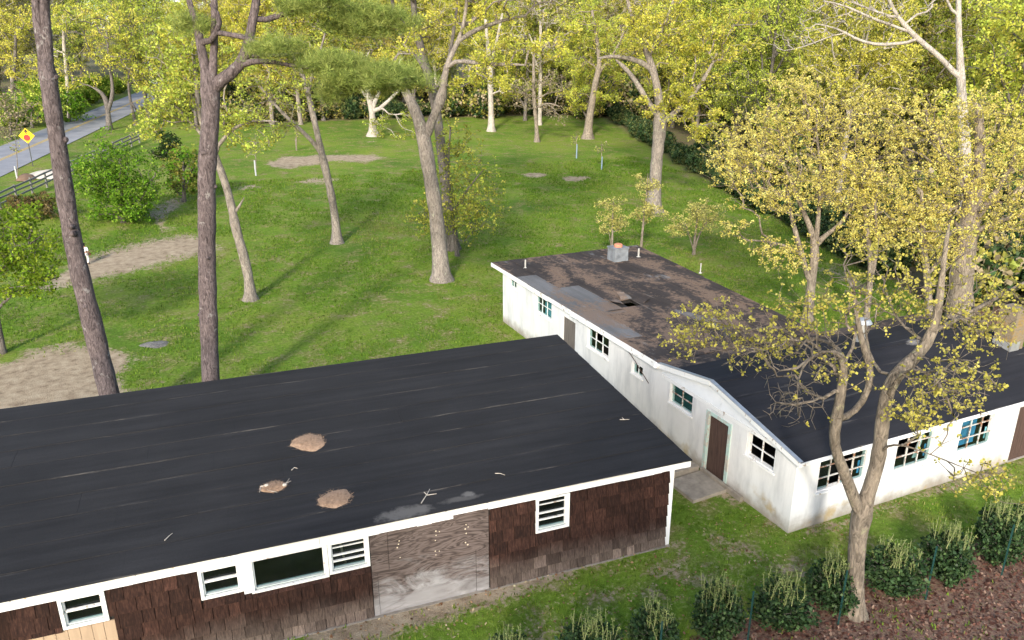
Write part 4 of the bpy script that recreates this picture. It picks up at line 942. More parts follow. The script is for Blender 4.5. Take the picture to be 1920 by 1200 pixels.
tree_px('oak_tree', (848, 467), [
    [(848, 467, 30), (843, 420, 23), (836, 350, 20), (830, 300, 19), (824, 250, 18), (818, 205, 17), (806, 150, 16), (792, 100, 15), (778, 50, 13), (775, 0, 11), (770, -120, 7)],
    [(800, 130, 11), (770, 90, 10), (745, 60, 9), (738, 20, 7), (730, -40, 5)],
    [(812, 175, 9), (840, 130, 8), (850, 60, 7), (860, 0, 6)]],
    [(770, 60, 70, 60, .5, 2), (730, 150, 45, 35, .5, 1.5), (800, 180, 40, 30, 0, 1.3), (690, 80, 50, 45, 1, 1.5), (790, -80, 160, 70, 0, 3)],
    1200, 'dark olive-leaved oak with a straight trunk just behind the forked oak', bark=B_DARK, cols=[(.24, .25, .05), (.30, .27, .06), (.19, .22, .045), (.34, .28, .07)], per=13, size=.09, spread=.28, step=.6, okz=5)
tree_px('young_tree', (858, 480), [
    [(858, 480, 9), (850, 420, 7), (842, 350, 6), (840, 290, 5), (845, 240, 3)], [(848, 400, 5), (880, 350, 4), (905, 320, 2)], [(852, 430, 4), (820, 410, 3), (785, 400, 2)]],
    [(862, 345, 62, 85, -.6, 1.8), (890, 395, 50, 50, -.8, 1.5), (850, 420, 70, 38, -1.2, 1.5), (800, 400, 38, 32, -.8, 1), (845, 265, 40, 40, 0, 1.2)],
    900, 'bushy young tree with olive-green leaves at the foot of the forked oak', bark=B_DARK, cols=[(.34, .37, .06), (.41, .41, .07), (.27, .31, .05), (.46, .42, .09)], per=6, size=.11, spread=.2, step=.4, tip=.007, okz=.6, clump=5, tight=.5)
tree_px('slender_tree', (632, 456), [
    [(632, 456, 22), (630, 420, 15), (624, 380, 14), (615, 335, 14), (606, 300, 14), (598, 265, 12), (588, 220, 11), (580, 185, 10), (575, 160, 9), (560, 120, 7), (530, 70, 5)],
    [(602, 285, 10), (580, 258, 8), (555, 236, 7), (530, 212, 6), (505, 185, 5), (480, 150, 4)],
    [(578, 175, 7), (585, 140, 6), (600, 100, 5), (610, 60, 4)]],
    [(560, 150, 70, 60, 0, 2), (480, 190, 60, 60, -.6, 1.6), (620, 110, 60, 50, .5, 1.6), (520, 240, 45, 30, -.6, 1), (560, 60, 80, 40, 0, 2)],
    900, 'slender leaning tree with sparse pale foliage and a low side limb', cols=YGREEN+OLIVE, per=6, size=.10, spread=.25, step=.5, tip=.008, okz=3.5)
tree_px('bent_tree', (470, 562), [
    [(470, 562, 26), (468, 530, 18), (460, 490, 17), (450, 455, 17), (442, 430, 18), (437, 400, 16), (428, 360, 15), (416, 325, 14), (405, 295, 13), (385, 250, 11), (372, 210, 10), (368, 150, 8), (360, 90, 6)],
    [(437, 405, 8), (450, 385, 5), (458, 370, 3)], [(395, 270, 8), (360, 232, 6), (330, 200, 5), (300, 170, 4)], [(400, 285, 8), (435, 240, 6), (470, 225, 5), (520, 228, 3)]],
    [(330, 170, 70, 60, 0, 2), (300, 235, 60, 40, -.5, 1.5), (440, 215, 50, 40, -.5, 1.3), (340, 90, 80, 45, .5, 2), (450, 130, 40, 50, .8, 1.5), (480, 270, 45, 30, -.3, 1)],
    1300, 'crooked lawn tree with a kinked grey trunk beside the stout pine', cols=YGREEN+[(.34, .31, .05)], per=7, size=.10, spread=.26, step=.5, tip=.008, okz=3.5)
tree_px('pale_tree', (700, 255), [
    [(700, 255, 22), (698, 235, 13), (699, 215, 11), (697, 200, 12), (690, 180, 10), (686, 155, 8), (684, 110, 6)], [(698, 205, 9), (706, 180, 7), (718, 162, 6), (735, 120, 4)], [(702, 212, 8), (722, 195, 7), (742, 176, 5), (765, 150, 3)], [(692, 190, 6), (675, 165, 5), (660, 145, 4)]],
    [(690, 110, 60, 45, 0, 2.5), (640, 140, 40, 30, 0, 2), (740, 235, 55, 32, -1.5, 2), (760, 120, 40, 35, 0, 2)], 380,
    'many-limbed tree with whitish bark at the far side of the lawn', bark=B_PALE, cols=OLIVE+YGREEN, per=13, size=.14, spread=.45, step=.9, tip=.02, okz=1.5, split=.1)
tree_px('pale_tree', (921, 246), [
    [(921, 246, 15), (921, 215, 10), (920, 180, 10), (919, 140, 11), (918, 115, 10), (914, 80, 7), (910, 30, 6)], [(919, 125, 6), (926, 100, 6), (935, 60, 5), (945, 10, 4)]],
    [(925, 60, 60, 50, 0, 3), (900, 120, 40, 25, 0, 2), (960, 170, 35, 25, 0, 2), (880, 20, 60, 30, 0, 3)], 360,
    'straight tree with a bright whitish trunk at the far side of the lawn', bark=B_PALE, cols=GOLDG, per=13, size=.14, spread=.45, step=.9, tip=.02, okz=3, split=.1)
tree_px('weeping_tree', (1007, 266), [
    [(1007, 266, 10), (1006, 235, 7), (1003, 210, 7), (1001, 180, 7), (1001, 150, 6), (1000, 120, 5), (1004, 70, 4)], [(1003, 205, 4), (1025, 190, 3), (1050, 200, 2)]],
    [(1030, 205, 42, 28, 0, 2), (985, 170, 35, 35, 0, 2), (1040, 160, 40, 30, 0, 2)], 420,
    'thin tree with drooping bare tan twigs on the far lawn', bark=B_TAN, cols=TWIGGY, per=3, size=.16, spread=.4, step=.8, tip=.018, okz=2, droop=.2, split=.1)
tree_px('lawn_tree', (1102, 260), [
    [(1102, 260, 20), (1103, 235, 15), (1108, 205, 13), (1113, 175, 12), (1118, 145, 11), (1126, 125, 10), (1120, 80, 7), (1110, 20, 5)], [(1116, 150, 7), (1125, 130, 6), (1150, 105, 5), (1170, 60, 4)]],
    [(1130, 80, 70, 50, 0, 3), (1080, 120, 40, 30, 0, 2), (1100, 175, 40, 12, -1, 1.5), (1140, 180, 25, 14, -1, 1.5), (1080, 30, 70, 35, 0, 3)], 420,
    'tan-barked tree near the dark hedge at the end of the lawn', bark=B_TAN, cols=GOLDG+YGREEN, per=13, size=.135, spread=.42, step=.9, tip=.02, okz=3, split=.1)
tree_px('oak_tree', (1225, 396), [
    [(1225, 396, 34), (1227, 365, 24), (1229, 330, 23), (1232, 290, 22), (1236, 255, 23), (1238, 230, 26), (1236, 195, 16), (1232, 160, 14), (1224, 130, 14), (1214, 100, 12), (1203, 75, 10), (1190, 45, 9), (1178, 10, 7), (1165, -60, 5)],
    [(1226, 135, 11), (1210, 118, 10), (1190, 112, 9), (1165, 106, 8), (1140, 104, 6), (1120, 110, 4)],
    [(1236, 225, 12), (1222, 200, 11), (1205, 175, 10), (1188, 145, 9), (1170, 125, 8), (1155, 112, 6)],
    [(1238, 232, 14), (1262, 215, 11), (1290, 190, 9), (1320, 150, 7), (1345, 100, 5)],
    [(1216, 103, 8), (1240, 60, 7), (1260, 10, 5), (1280, -50, 4)]],
    [(1250, 60, 90, 60, 0, 2.6), (1310, 130, 80, 60, .5, 2.4), (1180, 60, 60, 45, 0, 2), (1270, 195, 50, 40, -.6, 1.8), (1370, 60, 70, 60, 1, 2.4), (1330, 230, 50, 35, .5, 1.6), (1240, -60, 140, 60, 0, 3), (1205, 195, 25, 25, -.5, 1.2)],
    2200, 'large oak with pale trunk and golden leaves behind the block building', cols=GOLDG+[(.40, .37, .045)], per=15, size=.105, spread=.32, step=.65, tip=.012, okz=3, split=.08)
# saplings behind the block building
for bp, st, bl, n, lab in (
    ((1147, 492), [[(1147, 492, 5), (1148, 450, 4), (1149, 400, 2.5), (1150, 375, 1.5)], [(1147, 480, 2), (1143, 440, 1.5)]], [(1148, 395, 32, 28, 0, .8), (1150, 420, 40, 22, 0, .9)], 320, 'small pale-leaved sapling behind the terracotta flue'),
    ((1201, 478), [[(1201, 478, 6), (1204, 440, 4.5), (1208, 400, 3.5), (1214, 350, 2.5), (1215, 325, 1.5)]], [(1205, 390, 35, 20, 0, .8), (1212, 345, 30, 26, 0, .8), (1222, 400, 38, 18, 0, .9)], 380, 'taller thin sapling with yellow leaves before the large oak trunk'),
    ((1301, 478), [[(1301, 478, 6), (1302, 450, 5), (1305, 430, 4), (1310, 390, 2)], [(1302, 470, 4), (1310, 440, 3), (1325, 415, 2)], [(1301, 470, 3), (1293, 445, 2.5), (1285, 420, 2)]], [(1305, 410, 55, 28, 0, 1.2), (1330, 395, 40, 24, .3, 1), (1270, 430, 25, 16, -.3, .8)], 560, 'multi-stemmed low yellow sapling on the lawn beyond the flat roof')):
    tree_px('sapling', bp, st, bl, n, lab, 'sapling', bark=B_TAN, cols=[(.55, .50, .16), (.60, .54, .19), (.46, .44, .13)], per=6, size=.08, spread=.16, step=.3, tip=.006, okz=.8, split=.03)

# ------------------------------------------------------------------ yellow trees on the right and the forked tree in front
tree_px('maple_tree', (1513, 604), [
    [(1513, 604, 22), (1518, 560, 17), (1524, 510, 16), (1529, 470, 18), (1525, 440, 11), (1512, 410, 9), (1495, 370, 7), (1470, 310, 5)],
    [(1518, 530, 12), (1508, 495, 10), (1500, 465, 10), (1490, 430, 9), (1482, 400, 7), (1475, 350, 5)],
    [(1530, 460, 12), (1545, 440, 9), (1575, 425, 7), (1600, 380, 5)], [(1505, 480, 7), (1480, 462, 5), (1440, 452, 4), (1400, 450, 3)], [(1530, 455, 10), (1535, 400, 8), (1540, 330, 6), (1530, 240, 4)]],
    [(1430, 260, 85, 60, 0, 2), (1390, 310, 70, 50, -.6, 1.6), (1520, 220, 90, 60, .5, 2.2), (1540, 330, 80, 60, -.6, 2), (1450, 370, 80, 40, -1, 1.6), (1600, 260, 70, 70, .6, 2), (1500, 160, 70, 30, .6, 1.6), (1380, 430, 45, 25, -1, 1), (1470, 480, 60, 35, -1.4, 1.2)],
    2700, 'yellow-leaved maple with pale forked stems behind the gabled roof', bark=B_TAN, cols=YELLOW, per=13, size=.06, spread=.13, step=.42, tip=.008, okz=2.2, clump=5, tight=.5, jit=.16, nb=450)
tree_px('maple_tree', (1800, 600), [
    [(1800, 600, 50), (1800, 550, 42), (1806, 490, 40), (1814, 430, 38), (1824, 380, 36), (1832, 330, 28), (1838, 270, 20), (1835, 200, 12)],
    [(1816, 420, 18), (1850, 385, 14), (1880, 340, 10), (1905, 290, 7)], [(1822, 390, 14), (1800, 330, 11), (1770, 280, 8), (1740, 230, 5)], [(1812, 440, 12), (1860, 420, 9), (1920, 400, 7), (1980, 390, 4)]],
    [(1720, 240, 80, 70, 0, 2.2), (1830, 220, 80, 60, .4, 2.2), (1900, 280, 60, 60, -.4, 2), (1700, 340, 70, 60, -.6, 2), (1800, 330, 90, 60, -1, 2), (1890, 400, 60, 60, -.6, 2), (1760, 430, 80, 40, -1.5, 1.4), (1960, 330, 70, 90, 0, 2.5), (1650, 190, 50, 40, 0, 1.5), (1640, 420, 60, 45, -.8, 1.4)],
    3000, 'massive yellow-leaved maple with a thick furrowed trunk beside the brick chimney', bark=B_TAN, cols=YELLOW, per=13, size=.064, spread=.14, step=.45, tip=.008, okz=2.5, clump=5, tight=.5, jit=.16, nb=450)
tree_px('maple_tree', (1622, 612), [
    [(1622, 612, 15), (1626, 580, 12), (1630, 540, 11), (1634, 500, 11), (1628, 450, 9), (1622, 400, 7), (1616, 330, 5)], [(1632, 530, 8), (1640, 500, 7), (1645, 450, 6), (1640, 380, 4)]],
    [(1620, 350, 60, 60, 0, 1.5), (1640, 440, 60, 40, 0, 1.4)], 600, 'thin twin-stemmed tree between the two yellow maples', bark=B_TAN, cols=YELLOW, per=13, size=.06, spread=.13, step=.42, tip=.008, okz=2.2, clump=5, tight=.5, jit=.16)
tree_px('maple_tree', (1745, 618), [
    [(1745, 618, 16), (1742, 570, 13), (1738, 520, 12), (1732, 470, 12), (1730, 420, 9), (1728, 360, 6)], [(1738, 520, 8), (1765, 480, 7), (1790, 450, 5)]],
    [(1730, 400, 60, 50, 0, 1.5), (1760, 470, 50, 30, 0, 1.2)], 550, 'narrow grey-stemmed tree just left of the thick maple trunk', bark=B_TAN, cols=YELLOW, per=13, size=.06, spread=.13, step=.42, tip=.008, okz=2.2, clump=5, tight=.5, jit=.16)
tree_px('bare_tree', (1812, 480), [
    [(1812, 480, 26.5), (1811, 360, 23.4), (1808, 260, 20.3), (1803, 180, 17.2), (1801, 140, 15.6), (1800, 100, 10.9), (1797, 60, 10.9), (1797, 20, 10.1), (1798, -40, 8.6), (1800, -140, 5.5)],
    [(1796, 145, 12.5), (1775, 120, 10.1), (1750, 95, 10.1), (1725, 78, 10.1), (1705, 60, 9.4), (1692, 40, 7.8), (1675, 22, 7.0), (1665, 5, 6.2), (1660, -40, 4.7)],
    [(1720, 78, 7.0), (1690, 80, 6.2), (1660, 86, 6.2), (1625, 82, 5.5), (1600, 72, 4.7), (1582, 58, 4.7), (1560, 48, 3.1), (1530, 45, 2.3)],
    [(1705, 62, 6.2), (1680, 48, 5.5), (1640, 38, 4.7), (1610, 22, 4.7), (1580, 8, 3.9), (1545, 2, 3.1)],
    [(1690, 38, 5.5), (1655, 25, 4.7), (1620, 15, 3.9), (1590, 0, 3.1)],
    [(1798, 35, 7.0), (1782, 22, 5.5), (1770, 0, 4.7), (1768, -50, 3.1)], [(1583, 60, 3.1), (1545, 72, 2.3), (1500, 92, 2.0), (1470, 95, 1.6)], [(1700, 30, 4.7), (1730, 25, 3.9), (1755, 24, 3.9), (1750, 0, 3.1)]],
    [(1560, 30, 60, 40, 0, 1.5, 1), (1640, 10, 60, 30, 0, 1.5, 1), (1490, 70, 40, 25, 0, 1.5, .6), (1720, -40, 90, 40, 0, 2, 1), (1800, -100, 120, 60, 0, 3, 1)], 260,
    'nearly bare whitish tree spreading long limbs above the yellow maples', bark=B_PALE, cols=GOLDG, per=2, size=.09, spread=.3, step=.7, tip=.014, okz=6, split=.1, nb=500, clump=3, tight=.6)
# forked tree in the right foreground
tree_px('forked_tree', (1605, 1152), [
    [(1605, 1152, 40), (1604, 1110, 31), (1605, 1050, 31), (1609, 1000, 33), (1614, 965, 38), (1627, 930, 25), (1636, 895, 25), (1647, 870, 26), (1650, 850, 29), (1650, 820, 25), (1655, 790, 26), (1660, 750, 25), (1666, 710, 27), (1690, 690, 25), (1715, 675, 22), (1738, 650, 20), (1752, 620, 18), (1760, 580, 16), (1764, 540, 13), (1770, 480, 9), (1780, 420, 6)],
    [(1612, 962, 24, 0), (1602, 935, 21, -.1), (1588, 900, 20, -.2), (1575, 865, 20, -.3), (1560, 830, 20, -.4), (1562, 800, 22, -.4), (1572, 780, 20, -.4), (1576, 740, 17, -.4), (1582, 700, 16, -.4), (1588, 665, 14, -.4), (1575, 652, 9, -.5), (1550, 650, 8, -.6), (1520, 668, 6, -.7), (1495, 690, 5, -.8)],
    [(1568, 788, 14, -.4), (1590, 782, 13, -.2), (1612, 770, 12, 0), (1625, 740, 12, .1), (1640, 705, 12, .2), (1628, 670, 13, .3), (1612, 640, 13, .3), (1608, 600, 9, .4), (1600, 540, 6, .5)],
    [(1660, 748, 6, 0), (1690, 690, 5, -.6), (1720, 680, 6, -.8), (1760, 700, 5, -1), (1775, 735, 4, -1.2), (1788, 780, 4, -1.4)],
    [(1588, 668, 7, -.4), (1560, 640, 7, .2), (1520, 628, 6, .6), (1480, 640, 5, 1), (1440, 640, 4, 1.2), (1400, 650, 3, 1.4), (1340, 640, 2, 1.6)],
    [(1545, 652, 5, -.6), (1500, 678, 4, -.9), (1493, 700, 4, -1), (1492, 740, 3, -1), (1497, 780, 2.5, -1.1)],
    [(1752, 622, 11, 0), (1790, 600, 9, .4), (1840, 575, 8, .8), (1890, 545, 7, 1), (1940, 520, 5, 1.2)],
    [(1740, 645, 6, 0), (1700, 620, 5, .5), (1670, 590, 4, .8), (1660, 540, 3, 1)],
    [(1666, 712, 7, 0), (1640, 690, 6, .6), (1625, 660, 5, 1), (1622, 600, 4, 1.3)],
    [(1654, 840, 5, 0), (1690, 830, 4, -.8), (1740, 850, 3, -1.2), (1790, 870, 2.5, -1.4), (1840, 890, 2, -1.6)]],
    [(1330, 610, 75, 45, 1.2, 1.0, 5), (1430, 640, 80, 45, .6, 1.0, 5), (1280, 640, 45, 30, 1.4, .6, 2), (1520, 590, 70, 60, .3, 1.0, 4), (1620, 560, 80, 60, .4, 1.0, 4), (1740, 560, 70, 60, .2, 1.0, 4), (1830, 610, 80, 40, .6, 1.0, 5), (1780, 720, 90, 60, -1, .9, 7), (1720, 780, 60, 40, -1, .7, 3), (1880, 540, 60, 60, .8, .9, 3), (1560, 690, 80, 40, -.3, .8, 2.2), (1640, 480, 90, 60, .6, 1.2, 3), (1500, 750, 40, 70, -.9, .5, .8), (1840, 900, 70, 40, -1.8, .7, 2.6), (1790, 460, 70, 50, .6, 1, 2)],
    1350, 'forked tree with sparse yellow leaf clusters in front of the gabled building', bark=B_TAN, cols=[(.57, .50, .11), (.51, .45, .095), (.62, .55, .15), (.45, .41, .09)], per=7, size=.052, spread=.06, step=.26, tip=.0065, okz=2.6, clump=2, tight=.7, w=.3, jit=.15, split=.035, nb=1100, bare=[(1480, 740, 50, 60, -.9, .5, 2.5), (1420, 650, 90, 50, .6, 1, 3), (1330, 620, 70, 45, 1.2, .9, 2), (1540, 660, 80, 60, -.2, 1, 2), (1780, 720, 90, 60, -1, .9, 2), (1620, 560, 100, 60, .4, 1, 2), (1830, 600, 80, 50, .6, 1, 1.5)])

# ------------------------------------------------------------------ shrubs and low trees on the left
tree_px('leafy_tree', (4, 662), [
    [(4, 662, 14), (-2, 620, 11), (-10, 570, 10), (-12, 520, 8), (-10, 450, 6)], [(-6, 580, 6), (30, 545, 5), (70, 530, 3), (110, 520, 2)], [(-12, 520, 5), (40, 470, 4), (80, 440, 3)]],
    [(40, 440, 75, 45, 0, 1.6), (20, 490, 90, 40, -.4, 1.6), (50, 530, 80, 28, -.7, 1.2), (-60, 470, 80, 90, 0, 2), (100, 470, 40, 30, 0, 1), (30, 400, 60, 30, .4, 1.2)], 1700,
    'low broad tree with tiered bright green leaves by the sandy patch', bark=B_DARK, cols=[(.18, .28, .025), (.23, .32, .03), (.13, .22, .02), (.28, .35, .04)], per=6, size=.10, spread=.2, step=.45, tip=.008, okz=1.2, up=.1)
tree_px('green_shrub', (232, 416), [
    [(232, 416, 10), (230, 390, 8), (228, 350, 6), (225, 300, 4)], [(231, 400, 5), (200, 360, 4), (175, 330, 3)], [(231, 398, 5), (265, 360, 4), (290, 330, 3)]],
    [(225, 335, 75, 60, 0, 2.6), (180, 330, 45, 40, -.5, 2), (265, 360, 40, 40, -.3, 2), (230, 385, 60, 25, -.8, 1.8), (205, 275, 35, 30, .4, 1.4), (230, 400, 70, 14, -.5, 2)], 1700,
    'big rounded bright green shrub beside the rail fence', 'shrub', bark=B_DARK, cols=GREEN, per=8, size=.13, spread=.26, step=.5, tip=.01, okz=.2, up=.15, clump=6)
tree_px('low_shrub', (345, 378), [[(345, 378, 8), (345, 350, 6), (344, 300, 4)], [(345, 365, 5), (362, 320, 3)]],
    [(345, 315, 38, 48, 0, 1.8), (360, 345, 22, 25, 0, 1.2)], 380, 'upright olive-green shrub partly behind the stout pine trunk', 'shrub', bark=B_DARK, cols=OLIVE+GREEN, per=7, size=.17, spread=.24, step=.5, tip=.01, okz=.3)
for i, (bp, rx, ry, cols_, lab, per_) in enumerate((
    ((60, 412), 45, 24, [(.17, .12, .05), (.13, .14, .03), (.2, .15, .07)], 'brownish hedge shrub along the inside of the rail fence', 8),
    ((310, 300), 26, 26, DKGREEN+[(.07, .10, .02)], 'dark evergreen shrub between fence and lawn', 8),
    ((20, 262), 34, 48, TWIGGY+[(.15, .17, .05)], 'twiggy grey-brown roadside shrub across from the sign', 5),
    ((130, 228), 40, 30, GREEN, 'green roadside shrub below the pole-straight pale trunk', 8),
    ((60, 240), 60, 48, GREEN+YGREEN, 'broad green bush on the far bank of the road', 8))):
    b = G(*bp); s_ = mpp(b)
    tree_px('low_shrub', bp, [[(bp[0], bp[1], 6), (bp[0], bp[1]-ry*.8, 3)], [(bp[0], bp[1]-4, 3), (bp[0]+rx*.5, bp[1]-ry, 2)]], [(bp[0], bp[1]-ry, rx, ry, 0, rx*s_*.8)], 300, lab, 'shrub', bark=B_DARK, cols=cols_, per=per_, size=max(.14, s_*3.2), spread=max(.22, s_*5), step=.5, tip=.012, okz=.1)

# ------------------------------------------------------------------ roadside trees seen beyond the lawn on the left
for bp, st, bl, n, lab, cols_, bk in (
    ((205, 243), [[(205, 243, 12), (203, 215, 9), (200, 190, 9), (195, 172, 7), (182, 168, 5)], [(203, 205, 7), (211, 185, 7), (212, 165, 6), (205, 120, 5), (200, 60, 4)]], [(200, 110, 60, 50, 0, 4), (150, 130, 50, 40, 0, 3), (250, 130, 50, 50, 0, 3), (190, 40, 90, 45, 0, 4)], 460, 'gnarled fork-trunked tree standing at the road edge', GOLDG, B_DARK),
    ((131, 222), [[(131, 222, 9), (128, 180, 7), (124, 130, 6), (120, 90, 6), (118, 30, 4)]], [(120, 60, 50, 40, 0, 4), (100, 110, 40, 30, 0, 3), (140, 30, 60, 30, 0, 4)], 300, 'tree with a slim pale straight trunk across the road', YGREEN, B_PALE),
    ((255, 235), [[(255, 235, 7), (248, 205, 5), (243, 185, 5), (240, 150, 4), (245, 110, 3)]], [(270, 150, 45, 40, 0, 3), (290, 200, 40, 30, 0, 3), (250, 100, 40, 35, 0, 3)], 340, 'small dark-stemmed tree on the verge before the road bend', OLIVE+YGREEN, B_DARK),
    ((20, 225), [[(20, 225, 10), (22, 180, 8), (28, 120, 7), (30, 60, 5)]], [(40, 130, 50, 30, 0, 4), (20, 90, 50, 40, 0, 4), (80, 160, 40, 25, 0, 3), (50, 40, 60, 30, 0, 4)], 360, 'bright yellow-green tree on the far bank of the road', GOLDG, B_DARK)):
    tree_px('roadside_tree', bp, st, bl, n, lab, bark=bk, cols=cols_, per=15, size=.16, spread=.55, step=.9, tip=.022, okz=2.5, split=.1)

# ------------------------------------------------------------------ the woods: seven kinds, many individuals
KINDS = []
specs = [(21, 3.2, 5.4, GOLDG, B_OAK, 'golden-green tree in the woods around the lawn', 1350), (23, 4, 5.8, YGREEN, B_DARK, 'fresh green tree in the woods around the lawn', 1350), (19, 2.2, 5.0, OLIVE, B_OAK, 'olive-leaved tree in the woods around the lawn', 1250),
         (22, 5.5, 4.8, [(.54, .51, .10), (.58, .53, .11), (.47, .46, .09)], B_PALE, 'tall pale-trunked tree with amber-green leaves in the woods', 1100), (16, 1.4, 4.6, YGREEN+GOLDG, B_DARK, 'low-branched bright tree at the edge of the woods', 1150), (20, 5, 4.2, TWIGGY+OLIVE, B_PALE, 'half-bare greyish tree with thin leaves in the woods', 1000)]
for h, cz, cr, cols_, bk, lab, n in specs:
    thin = 'half-bare' in lab
    KINDS.append(generic_tree('woodland_tree', h, cz, cr, n, cols_, lab, bk, per=9 if thin else 24, size=.145, spread=.7, r0=.26, group='trees of the surrounding woods: '+lab.split(' tree')[0], forks=4, tip=.026))
used = [False]*len(KINDS)
def wood(px, py, k, sc=1.0, P=None):
    b = G(px, py) if P is None else np.array([P[0], P[1], float(gz(P[0], P[1]))])
    if not used[k]: o = KINDS[k]; used[k] = True
    else: o = copy_tree(KINDS[k])
    o.location = [float(c) for c in b]; o.rotation_euler = (0, 0, random.uniform(0, 6.28)); s = sc*random.uniform(.88, 1.12); o.scale = (s, s, s*random.uniform(.95, 1.08)); return o
random.seed(21)
pts = []
def row(x0, x1, yf, dist, n, jit=3.0):
    for i in range(n):
        px = x0+(x1-x0)*(i+random.uniform(.15, .85))/n; a = math.atan((px-960)/F)+YAW
        d = dist(px)*random.uniform(.95, 1.05); pts.append((d*math.sin(a), d*math.cos(a)))
row(280, 1130, 0, lambda x: 112+6*math.sin(x*.01), 13)
row(-30, 1250, 0, lambda x: 130, 17)
row(-150, 1500, 0, lambda x: 150, 22)
row(-200, 2000, 0, lambda x: 180, 30)
row(-250, 2100, 0, lambda x: 215, 34)
def edge_row(off, n):
    A, B_, C = G(1180, 235)[:2], G(1345, 345)[:2], np.array([48., 32.])
    for i in range(n):
        t = (i+random.uniform(.1, .9))/n; p = A+(B_-A)*t*1.6 if t < .625 else B_+(C-B_)*(t-.625)/.375
        q = p+np.array([1., .25])*off*random.uniform(.85, 1.15); pts.append((q[0], q[1]))
row(980, 1300, 0, lambda x: 128, 7); row(980, 1330, 0, lambda x: 140, 7); edge_row(7, 7); edge_row(17, 8); edge_row(29, 9); edge_row(44, 9)
for q in pts:
    pxy, dep = to_px(np.array([[q[0], q[1], 8.0]]))
    rr = (np.array(q)-RN0)@RNN
    if -3 < rr < 10: continue
    wood(0, 0, random.choices(range(6), [3, 3, 2, 2, 2, 1.4])[0], 1.0, P=q)
for q, k in (((-5.5, -9.5), 5), ((-14, -10), 5)):
    o = wood(0, 0, k, 1.0, P=q); o['label'] = 'thin-leaved tree standing behind the viewpoint, shading the yard'; o['group'] = 'trees behind the viewpoint'

# ------------------------------------------------------------------ hedges along the lawn edges
SHOOT = simple('young_shoot', (.24, .26, .11), .8, .2, 9, 0)
def shrub_mesh(name, r, h, n, cols, size, spread, per, label, cat, group, mat=None, shoots=0, shoot_cols=None):
    sk = Skel()
    for k in range(5):
        a = k*1.26; sk.stem([(0, 0, -.05), (math.cos(a)*r*.25, math.sin(a)*r*.25, h*.35), (math.cos(a)*r*.5, math.sin(a)*r*.5, h*.7)], [.03, .02, .01], step=.2, okz=.05, attach=k > 0)
    u = rng.normal(0, 1, (n, 3)); u /= np.linalg.norm(u, axis=1, keepdims=True); u *= rng.random((n, 1))**.35
    ang = np.arctan2(u[:, 1], u[:, 0]); lob = 1+.16*np.sin(3*ang+1)+.1*np.sin(5*ang+u[:, 2]*4)
    A = np.c_[u[:, 0]*r*lob, u[:, 1]*r*lob, h*.52+u[:, 2]*h*.5*(1+.12*np.sin(4*ang))]; A[:, 2] = np.maximum(A[:, 2], .08)
    sk.grow(A[::2], .3, .2, .006); lm = leaf_mesh('crown', A, per, size, spread, cols, .25, .42, .3)
    root = finish_tree(name, np.zeros(3), sk, lm, B_DARK, label, cat, group, mat or LEAFG, .02)
    if shoots:
        M = MB(); C = []
        for _ in range(shoots):
            a = random.uniform(0, 6.28); q = r*random.uniform(0, .75); p0 = np.array([math.cos(a)*q, math.sin(a)*q, h*(.62+.25*random.random())]); L = random.uniform(.45, 1.0)*h*.5
            p1 = p0+np.array([random.gauss(0, .07), random.gauss(0, .07), L]); M.tube([p0, (p0+p1)/2+rng.normal(0, .012, 3), p1], [.010, .008, .004], 4); C += [p0+(p1-p0)*t for t in np.linspace(.25, 1, 7)]
        M.build('shoot_stems', SHOOT, root); link('shoot_leaves', leaf_mesh('shoot_leaves', np.array(C), 3, .04, .035, shoot_cols, .6, .35, .2), root, LEAF)
    return root
HOL = [shrub_mesh('holly_bush', .62, 1.35, 900, DKGREEN, .085, .09, 5, 'dark green holly bush with pale upright shoots in the row by the leaf litter', 'holly bush', 'holly bushes planted in a row', None, 60, [(.20, .27, .08), (.27, .32, .11), (.14, .20, .06)]) for _ in range(3)]
hu = [False]*3
for i, (px, py, sc) in enumerate(((955, 1278, .85), (1110, 1262, .9), (1228, 1228, .88), (1340, 1196, .9), (1462, 1172, .88), (1556, 1140, .78), (1668, 1110, .9), (1770, 1086, .95), (1862, 1050, .9), (1925, 1015, .8))):
    k = i % 3; o = HOL[k] if not hu[k] else copy_tree(HOL[k]); hu[k] = True
    b = G(px, py); o.location = [float(c) for c in b]; o.rotation_euler = (0, 0, random.uniform(0, 6)); o.scale = (sc*random.uniform(.82, 1.2), sc*random.uniform(.82, 1.2), sc*random.uniform(.85, 1.15))
    if px in (1556,): o['label'] = 'small dark holly bush touching the left side of the forked tree trunk'
    if px in (1668,): o['label'] = 'dark holly bush with pale shoots just right of the forked tree trunk'
ED = [shrub_mesh('edge_shrub', 1.3, 2.0, 520, DKGREEN+[(.10, .13, .04), (.14, .15, .05)], .2, .3, 8, 'dark evergreen shrub in the hedge along the lawn edge', 'shrub', 'evergreen hedge shrubs along the lawn edge'), shrub_mesh('edge_shrub', 1.4, 2.4, 520, OLIVE+DKGREEN+TWIGGY, .25, .34, 6, 'scrubby brown-green shrub at the edge of the woods', 'shrub', 'scrub at the edge of the woods')]
eu = [False]*2
def place_edge(k, p, s):
    o = ED[k] if not eu[k] else copy_tree(ED[k]); eu[k] = True
    o.location = (float(p[0]), float(p[1]), float(gz(p[0], p[1]))); o.rotation_euler = (0, 0, random.uniform(0, 6)); o.scale = (s, s, s*random.uniform(.8, 1.2))
ec = [G(1138, 216), G(1200, 262), G(1345, 350), G(1500, 440), G(1650, 530)]
